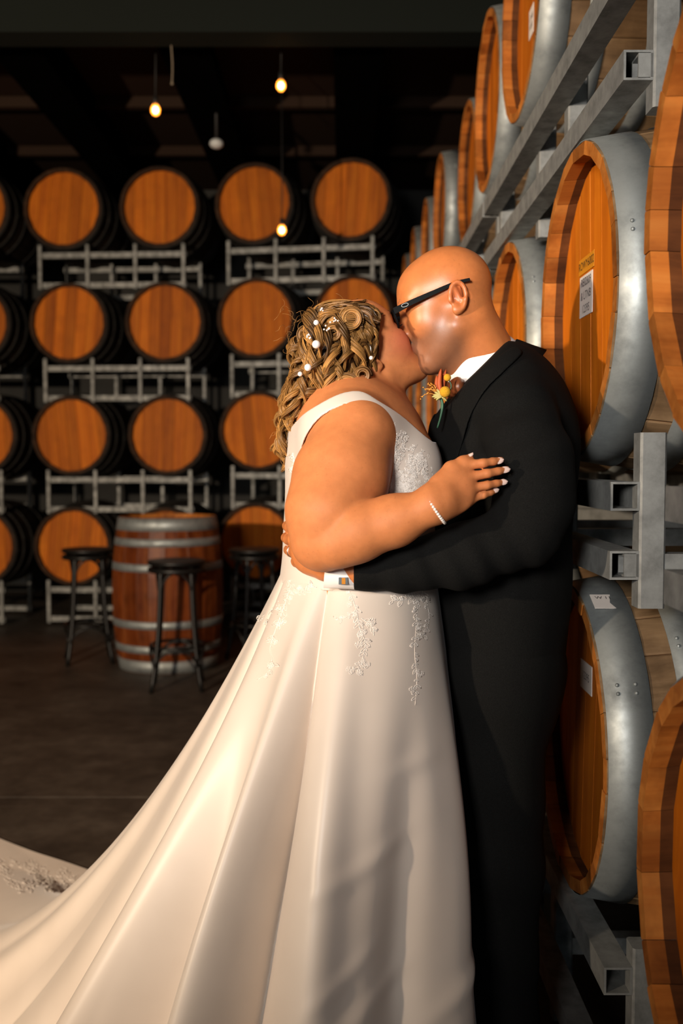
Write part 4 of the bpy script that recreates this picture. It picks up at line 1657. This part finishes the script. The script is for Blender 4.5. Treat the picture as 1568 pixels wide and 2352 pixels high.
# hand on the small of her back
gm = [at(680, 1212, 1.742), at(677, 1239, 1.738), at(683, 1267, 1.732), at(696, 1291, 1.728)]
for i in range(4):
    ga.cone(at((742, 744, 746, 748)[i], (1284, 1293, 1301, 1309)[i], 1.693), gm[i], 0.0165, 0.0125, 0.014)
ga.ell(at(716, 1270, 1.715), (0.032, 0.020, 0.034), None, 0.02)
gf = Field()
for i in range(4):
    one = Field()
    m0 = project(gm[i])
    one.chain([gm[i], at(m0[0] - 14, m0[1] - 1, 1.778), at(m0[0] - 20, m0[1] - 4, 1.835), at(m0[0] - 14, m0[1] - 6, 1.88)],
              [0.0115, 0.0100, 0.0090, 0.0075], 0.005)
    gf.group(one, 0.002)
ga.group(gf, 0.006)
ga.chain([at(742, 1285, 1.70), at(722, 1236, 1.705), at(712, 1205, 1.715)], [0.016, 0.0125, 0.009], 0.012)
gb.group(ga, 0.02)
lo, hi = gb.bounds()
P, Q = surface(gb, lo - 0.012, hi + 0.012, 0.0025)
P = smooth_mesh(P, Q, 2, 0.4)
C = np.tile(np.array((0.54, 0.180, 0.056)), (len(P), 1))
stub = np.clip(blob(P, gW(0.055, 0.0, -0.095), np.array((0.10, 0.11, 0.075))) * 2.2 + blob(P, gW(0.015, 0.055, -0.055), np.array((0.06, 0.05, 0.055))), 0, 1)
C = tint(C, 0.80 * stub, (0.20, 0.095, 0.055))
C = tint(C, 0.8 * np.clip(blob(P, gW(0.1, 0, -0.070), np.array((0.03, 0.03, 0.012))) * 2, 0, 1), (0.34, 0.10, 0.07))
C = tint(C, 0.6 * blob(P, gW(-0.022, 0.082, 0.0), 0.04), (0.56, 0.15, 0.058))
C = tint(C, 0.4 * blob(P, gW(0.10, 0, -0.03), 0.03), (0.54, 0.14, 0.056))
M['skin_g'] = skin_mat('skin_of_man', 0.40)
M['skin_g'].node_tree.nodes['Principled BSDF'].inputs['Specular IOR Level'].default_value = 0.5
g_body = kid('body', P, Q, M['skin_g'], groom)
vcol(g_body.data, C)
# greying moustache
M['grey_hair'] = mat('greying_hair', (0.10, 0.075, 0.055), 0.6)
mb = MB()
rg = np.random.default_rng(5)
for q in range(130):
    l = rg.uniform(-0.024, 0.024)
    a = gW(0.0985 - 14 * l * l, l, -0.053 - 6 * l * l + rg.uniform(-0.004, 0.003))
    mb.tube([a - gF * 0.002, a + GS * (0.003 * gF + np.sign(l) * 0.002 * gL - 0.003 * gU), a + GS * (0.003 * gF + np.sign(l) * 0.005 * gL - 0.007 * gU)], [0.0006, 0.0005, 0.0002], 4)
kmb('moustache', mb, M['grey_hair'], groom)
mb = MB()
for e in (-1, 1):
    for q in range(60):
        t = rg.uniform(0, 1)
        a = gW(0.0975 - 0.024 * t * t, e * (0.014 + 0.036 * t), 0.027 + 0.007 * math.sin(2.2 * t) + rg.uniform(-0.002, 0.002))
        mb.tube([a - gF * 0.002, a + GS * (0.003 * gF + e * 0.004 * gL + 0.001 * gU)], [0.0006, 0.0002], 4)
kmb('eyebrow', mb, M['grey_hair'], groom)

# glasses
M['frame'] = mat('black_acetate', (0.004, 0.005, 0.006), 0.65, spec=0.08)
M['glass'] = mat('spectacle_lens', (0.8, 0.85, 0.9), 0.05, **{'Transmission Weight': 1.0, 'IOR': 1.05})
def rim(e):
    pts = []
    for a in np.linspace(0, 2 * math.pi, 36, endpoint=False):
        c, s = math.cos(a), math.sin(a)
        k = (abs(c) ** 3.2 + abs(s) ** 3.2) ** (-1 / 3.2)
        l = 0.034 + 0.027 * c * k
        pts.append(gW(0.118 - 0.14 * max(l - 0.02, 0) * 1.0 - 0.10 * (0.019 * s * k - 0.0) * -0.6, e * l, -0.002 + 0.019 * s * k))
    return pts
mb = MB()
mb.tube(rim(1), 0.0024, 6, True)
mb.tube(rim(-1), 0.0024, 6, True)
mb.tube(spline([gW(0.117, 0.009, 0.004), gW(0.121, 0.0, 0.008), gW(0.117, -0.009, 0.004)], 8), 0.0022, 6)
glasses = kmb('glasses_frame', mb, M['frame'], groom)
for e in (-1, 1):
    r_ = rim(e)
    mb = MB(); mb.add([p_ for p_ in r_], [tuple(range(len(r_)))])
    mb.add([p_ - gF * 0.0015 for p_ in r_], [tuple(range(len(r_)))[::-1]])
    kmb('lens', mb, M['glass'], glasses)
    mb = MB()                             # temple arm: a flat tapering bar
    path = spline([gW(0.112, e * 0.064, 0.012), gW(0.075, e * 0.080, 0.0145), gW(0.02, e * 0.0845, 0.0185), gW(-0.025, e * 0.0835, 0.022), gW(-0.058, e * 0.0815, 0.020)], 22)
    hgt = np.interp(np.linspace(0, 1, 22), [0, 0.25, 0.6, 1], [0.0068, 0.0055, 0.0042, 0.0030])
    V, Fc = [], []
    for p_, h_ in zip(path, hgt):
        for l, u in ((-1, -1), (1, -1), (1, 1), (-1, 1)):
            V.append(p_ + e * gL * 0.0014 * l + gU * h_ * GS * u)
    for i in range(len(path) - 1):
        for k in range(4):
            Fc.append((i * 4 + k, i * 4 + (k + 1) % 4, (i + 1) * 4 + (k + 1) % 4, (i + 1) * 4 + k))
    Fc += [(3, 2, 1, 0), tuple(range(len(V) - 4, len(V)))]
    mb.add(V, Fc)
    kmb('temple_arm', mb, M['frame'], glasses, False)
c_ = gW(0.086, 0.0792, 0.0140)
mb = MB()
mb.tube([c_ + gL * 0.0012 + GS * (0.0075 * math.cos(a) * gF + 0.0036 * math.sin(a) * gU) for a in np.linspace(0, 6.283, 20, endpoint=False)], 0.0006, 5, True)
M['emblem'] = mat('grey_emblem', (0.45, 0.47, 0.48), 0.5, 0.3)
kmb('oval_emblem', mb, M['emblem'], glasses)

# shirt: collar band, cuff with link, tie
M['shirt'] = mat('white_cotton', (0.80, 0.74, 0.70), 0.7)
ey = np.array((0, 1.0, 0))
ex = np.cross(ey, nx)
def ring_band(c, rows, a0, a1, n, mtl, name, parent, thick=0.003):
    """rows: (height along the neck, radius); angle 0 points to the throat"""
    mb = MB()
    V, Fc = [], []
    m_ = len(rows) * 2
    full = rows + [(h_, r_ - thick) for h_, r_ in reversed(rows)]
    for a in np.linspace(a0, a1, n):
        for h_, r_ in full:
            V.append(c + nx * h_ + r_ * (math.cos(a) * ex * -1.0 + 1.06 * math.sin(a) * ey))
    for i in range(n - 1):
        for k in range(m_):
            k2 = (k + 1) % m_
            Fc.append((i * m_ + k, i * m_ + k2, (i + 1) * m_ + k2, (i + 1) * m_ + k))
    Fc.append(tuple(range(m_ - 1, -1, -1)))
    Fc.append(tuple(range((n - 1) * m_, n * m_)))
    mb.add(V, Fc)
    return kmb(name, mb, mtl, parent)
if (np.cross(ey, nx))[2] > 0:
    pass
ring_band(CN, [(-0.060, 0.094), (-0.030, 0.083), (-0.004, 0.076), (0.014, 0.0735), (0.034, 0.069), (0.038, 0.0675)], 0.10, 2 * math.pi - 0.10, 60, M['shirt'], 'shirt_collar', groom)

cl = at(812, 1313, 1.688) - at(748, 1306, 1.690)
cl /= np.linalg.norm(cl)
mb = MB()
c0, c1 = at(747, 1312, 1.690), at(836, 1318, 1.689)
e1 = np.array((0, -1.0, 0)); e1 = e1 - cl * e1.dot(cl); e1 /= np.linalg.norm(e1)
e2 = np.cross(cl, e1)
V, Fc = [], []
n = 36
for (t, r_) in ((1.0, 0.0262), (0.5, 0.0268), (0.0, 0.0275), (0.0, 0.0250), (0.5, 0.0245)):
    for i in range(n):
        a = 2 * math.pi * i / n
        q = c0 * (1 - t) + c1 * t
        V.append(q + r_ * (0.92 * math.cos(a) * e1 + 1.05 * math.sin(a) * e2))
for k in range(4):
    for i in range(n):
        j = (i + 1) % n
        Fc.append((k * n + i, k * n + j, (k + 1) * n + j, (k + 1) * n + i))
mb.add(V, Fc)
cuff = kmb('shirt_cuff', mb, M['shirt'], groom)
M['tiger'] = mat('amber_stone', (0.55, 0.22, 0.03), 0.15)
lc = at(788, 1334, 1.688) + np.array((0, -0.0235, 0))
lc = at(788, 1334, lc[1])
mb = MB(); mb.box(lc, (0.0155, 0.005, 0.0120))
link_ = kmb('cufflink', mb, M['silver'], cuff, False)
mb = MB(); mb.box(lc + np.array((0.0005, -0.0028, 0)), (0.0062, 0.002, 0.0105))
kmb('cufflink_stone', mb, M['tiger'], link_, False)
mb = MB()
rc = gm[2] * 0.35 + at(669, 1266, 1.778) * 0.65
ra = at(669, 1266, 1.778) - gm[2]; ra /= np.linalg.norm(ra)
q1 = np.cross(ra, (0, 0, 1.0)); q1 /= np.linalg.norm(q1); q2 = np.cross(ra, q1)
mb.tube([rc + 0.0112 * (math.cos(a) * q1 + math.sin(a) * q2) for a in np.linspace(0, 6.283, 24, endpoint=False)], 0.0013, 6, True)
kmb('wedding_ring', mb, M['silver'], groom)

# jacket
m = mat('black_wool', (0.005, 0.005, 0.005), 0.9, spec=0.12)
g = NG(m)
v = g.coord()
g.color(g.ramp(g.noise(v, 700, 2), [(0.3, (0.0032, 0.0032, 0.0030)), (0.7, (0.0075, 0.0075, 0.0070))]))
g.bump(g.noise(v, 800, 2), 0.15, 0.001)
M['wool'] = m
jt = Field()
jt.ell(at(1150, 1030, 1.95), (0.137, 0.185, 0.20))
jt.ell(at(1200, 1030, 1.95), (0.092, 0.170, 0.150), None, 0.05)
jt.cone(at(1166, 915, 1.82), at(1160, 915, 2.08), 0.068, 0.068, 0.06)
jt.cone(at(1150, 880, 1.87), at(1150, 880, 2.03), 0.062, 0.062, 0.05)
jt.ell(at(1150, 1270, 1.95), (0.133, 0.175, 0.22), None, 0.06)
jt.ell(at(1143, 1500, 1.95), (0.127, 0.178, 0.30), None, 0.06)
sl_ = Field()
sl_.chain([at(1186, 950, 1.785), at(1218, 1060, 1.730), at(1226, 1150, 1.708), at(1205, 1225, 1.700)], [0.070, 0.068, 0.064, 0.058], 0.03)
fo2 = Field()
fo2.chain([at(1205, 1225, 1.700), at(1060, 1278, 1.693), at(930, 1300, 1.690), at(790, 1315, 1.688)], [0.056, 0.053, 0.042, 0.031], 0.02)
far = Field()
far.chain([at(1175, 955, 2.12), at(1200, 1120, 2.22), at(1050, 1230, 2.20), at(850, 1190, 2.16)], [0.072, 0.064, 0.055, 0.04], 0.03)
sl_.group(fo2, 0.015)
jk = Field()
jk.group(jt, 0.02)
jk.group(sl_, 0.014)
jk.group(far, 0.02)
jk.cone(CN - nx * 0.035, CN + nx * 0.10, 0.0745, 0.085, 0.006, 's')
jk.cone(CN - nx * 0.015, CN + nx * 0.03 + np.array((-0.1, 0, -0.06)), 0.055, 0.055, 0.01, 's')
z_hem = at(1150, 1622, 1.80)[2]
x_cuff = at(812, 1313, 1.66)[0]
neck_cut = np.array(xz([(1020, 940), (1046, 906), (1072, 874), (1100, 846), (1135, 811), (1166, 781), (1150, 690), (880, 690), (880, 940)], 1.87))
def jacket(Pq):
    d = jk(Pq)
    x, y, z = Pq[:, 0], Pq[:, 1], Pq[:, 2]
    # drag folds from the lifted arm
    d = d + 0.0035 * np.sin(95 * (z - 0.35 * x) + 14 * y) * np.exp(-(((x - 0.27) / 0.11) ** 2 + ((z - 1.40) / 0.09) ** 2))
    d = d + 0.0030 * np.sin(120 * x + 60 * z) * np.exp(-(((x - 0.20) / 0.18) ** 2 + ((z - 1.18) / 0.05) ** 2)) * (y < 1.8)
    d = np.maximum(d, z_hem - z)
    i = np.nonzero((np.abs(d) < 0.03) & (z > 1.40))[0]
    if len(i):
        d[i] = smax(d[i], -poly_sdf(x[i], z[i], neck_cut), 0.006)
    d = np.maximum(d, np.where(z < 1.30, x_cuff - x, -1))
    return d
lo, hi = jk.bounds()
lo[2] = z_hem - 0.02
P, Q = surface(jacket, lo - 0.012, hi + 0.012, 0.0036)
P = smooth_mesh(P, Q, 1, 0.4)
jk_o = kid('jacket', P, Q, M['wool'], groom)
lap = spline(np.array(xz([(1170, 800), (1192, 815), (1145, 860), (1100, 905), (1072, 960), (1055, 1030), (1030, 1100), (975, 1100), (980, 1010), (1005, 955), (1045, 905), (1100, 850)], 1.84)), 40, True)
def lapel(Pq):
    d = jk(Pq)
    s_ = np.maximum(d - 0.0062, -(d - 0.0005))
    i = np.nonzero(s_ < 0.02)[0]
    if len(i):
        s_[i] = smax(smax(s_[i], poly_sdf(Pq[i, 0], Pq[i, 2], lap), 0.005), -poly_sdf(Pq[i, 0], Pq[i, 2], neck_cut), 0.004)
    return s_
P, Q = surface(lapel, (0.10, 1.72, 1.30), (0.42, 2.18, 1.66), 0.0022)
P = smooth_mesh(P, Q, 5, 0.5)
kid('lapel', P, Q, M['wool'], jk_o)
ring_band(CN - nx * 0.010, [(-0.050, 0.106), (-0.022, 0.092), (-0.002, 0.0830), (0.004, 0.0800)], 0.75, 2 * math.pi - 0.75, 50, M['wool'], 'jacket_collar', jk_o, 0.004)
M['tie'] = mat('rust_silk', (0.16, 0.045, 0.015), 0.4)
mb = MB()
tk = at(1050, 888, 1.915)
mb.sphere(tk, (0.018, 0.022, 0.018), 12, 8)
for e in (-1, 1):
    mb.sphere(tk + np.array((-0.004, e * 0.034, -0.004)), (0.014, 0.030, 0.020), 12, 8)
kmb('bow_tie', mb, M['tie'], groom)

# trousers and shoes
tr = Field()
for (y, dx) in ((1.87, 0), (2.06, 0.03)):
    xh = at(1138, 1600, 1.9)[0] + dx
    tr.chain([(xh, y, 0.98), (xh + 0.005, y, 0.60), (xh + 0.01, y, 0.30), (xh + 0.01, y, 0.075)], [0.098, 0.080, 0.068, 0.062], 0.03)
tr.ell((at(1148, 1560, 1.95)[0], 1.95, 0.95), (0.128, 0.17, 0.13), None, 0.05)
lo, hi = tr.bounds()
def trouser(Pq):
    return np.maximum(tr(Pq) + 0.002 * np.sin(40 * Pq[:, 2] + 20 * Pq[:, 0]), 0.03 - Pq[:, 2])
lo[2] = 0.01
P, Q = surface(trouser, lo - 0.01, hi + 0.01, 0.007)
kid('trousers', P, Q, M['wool'], groom)
M['leather'] = mat('black_leather', (0.008, 0.008, 0.008), 0.3)
for (y, dx) in ((1.87, 0), (2.06, 0.03)):
    xh = at(1138, 1600, 1.9)[0] + dx
    sh = Field()
    sh.ell((xh - 0.055, y, 0.035), (0.13, 0.045, 0.034))
    sh.ell((xh + 0.02, y, 0.06), (0.055, 0.04, 0.055), None, 0.03)
    def shoe(Pq):
        return np.maximum(sh(Pq), 0.002 - Pq[:, 2])
    lo, hi = sh.bounds()
    lo[2] = -0.005
    P, Q = surface(shoe, lo - 0.01, hi + 0.01, 0.006)
    kid('shoe', P, Q, M['leather'], groom)

# boutonniere
M['stem'] = mat('green_stem', (0.03, 0.10, 0.05), 0.5)
M['craspedia'] = mat('yellow_craspedia', (0.72, 0.36, 0.01), 0.8)
g = NG(M['craspedia'])
g.bump(g.noise(g.coord(), 900, 2), 0.8, 0.003)
M['rust_leaf'] = mat('rust_petal', (0.42, 0.075, 0.015), 0.6)
M['pale_leaf'] = mat('pale_green_leaf', (0.42, 0.36, 0.12), 0.6)
M['sprig'] = mat('orange_sprig', (0.60, 0.25, 0.03), 0.6)
BD = 1.822
mb = MB()
mb.tube(spline([at(1012, 915, BD), at(1016, 930, BD), at(1012, 955, BD), at(1004, 983, BD + 0.004)], 14), np.linspace(0.003, 0.0016, 14), 6)
mb.tube(spline([at(1014, 915, BD), at(1013, 940, BD + 0.003), at(1010, 965, BD + 0.003)], 10), 0.0016, 6)
mb.tube(spline([at(1027, 868, BD), at(1036, 885, BD), at(1030, 905, BD)], 8), 0.0011, 6)
bout = kmb('boutonniere', mb, M['stem'], groom)
bout['label'] = 'green stems of a boutonniere with yellow ball flowers'
for (px, py, r_, d) in ((1027, 867, 0.0068, 1.812), (1022, 900, 0.0101, 1.806)):
    mb = MB(); mb.sphere(at(px, py, d), r_, 18, 12)
    kmb('ball_flower', mb, M['craspedia'], bout)
def leaf(pts, w, mtl, name, d):
    st = spline([at(x, y, d + i * 0.001) for i, (x, y) in enumerate(pts)], 12)
    V, Fc = [], []
    T = np.gradient(st, axis=0)
    for i, (p_, t) in enumerate(zip(st, T)):
        u = i / 11
        ww = w * math.sin(math.pi * min(0.06 + u * 0.94, 1)) ** 0.75
        sd = np.cross(t / np.linalg.norm(t), (0.25, -1, 0)); sd /= np.linalg.norm(sd)
        V += [p_ - sd * ww + np.array((0, 0.0, 0)), p_ + np.array((0, -0.0025, 0)), p_ + sd * ww, p_ + np.array((0, 0.0015, 0))]
    for i in range(11):
        for k in range(4):
            Fc.append((i * 4 + k, i * 4 + (k + 1) % 4, (i + 1) * 4 + (k + 1) % 4, (i + 1) * 4 + k))
    mb = MB(); mb.add(V, Fc)
    return kmb(name, mb, mtl, bout)
leaf([(1014, 905), (1010, 880), (1013, 846)], 0.0062, M['rust_leaf'], 'petal', 1.818)
leaf([(1018, 905), (1019, 880), (1024, 848)], 0.0055, M['rust_leaf'], 'petal', 1.824)
leaf([(1008, 905), (1003, 885), (1003, 862)], 0.0045, M['rust_leaf'], 'petal', 1.826)
for k, (x, y) in enumerate(((997, 900), (994, 907), (996, 916), (1003, 893), (1001, 920), (1026, 922), (991, 912))):
    leaf([(1014, 912), ((1014 + x) / 2, (912 + y) / 2 - 2), (x, y)], 0.0030, M['pale_leaf'], 'leaflet', 1.816)
for tip_ in ((966, 912), (974, 893), (982, 882), (992, 882), (985, 895)):
    mb = MB()
    st = spline([at(1008, 910, 1.82), at((1004 + tip_[0]) / 2, (905 + tip_[1]) / 2 - 5, 1.82), at(*tip_, 1.825)], 9)
    mb.tube(st, 0.0006, 5)
    for p_ in st[4:]:
        mb.sphere(p_ + rg.normal(0, 0.0012, 3), 0.0014, 6, 4)
    kmb('sprig', mb, M['sprig'], bout)
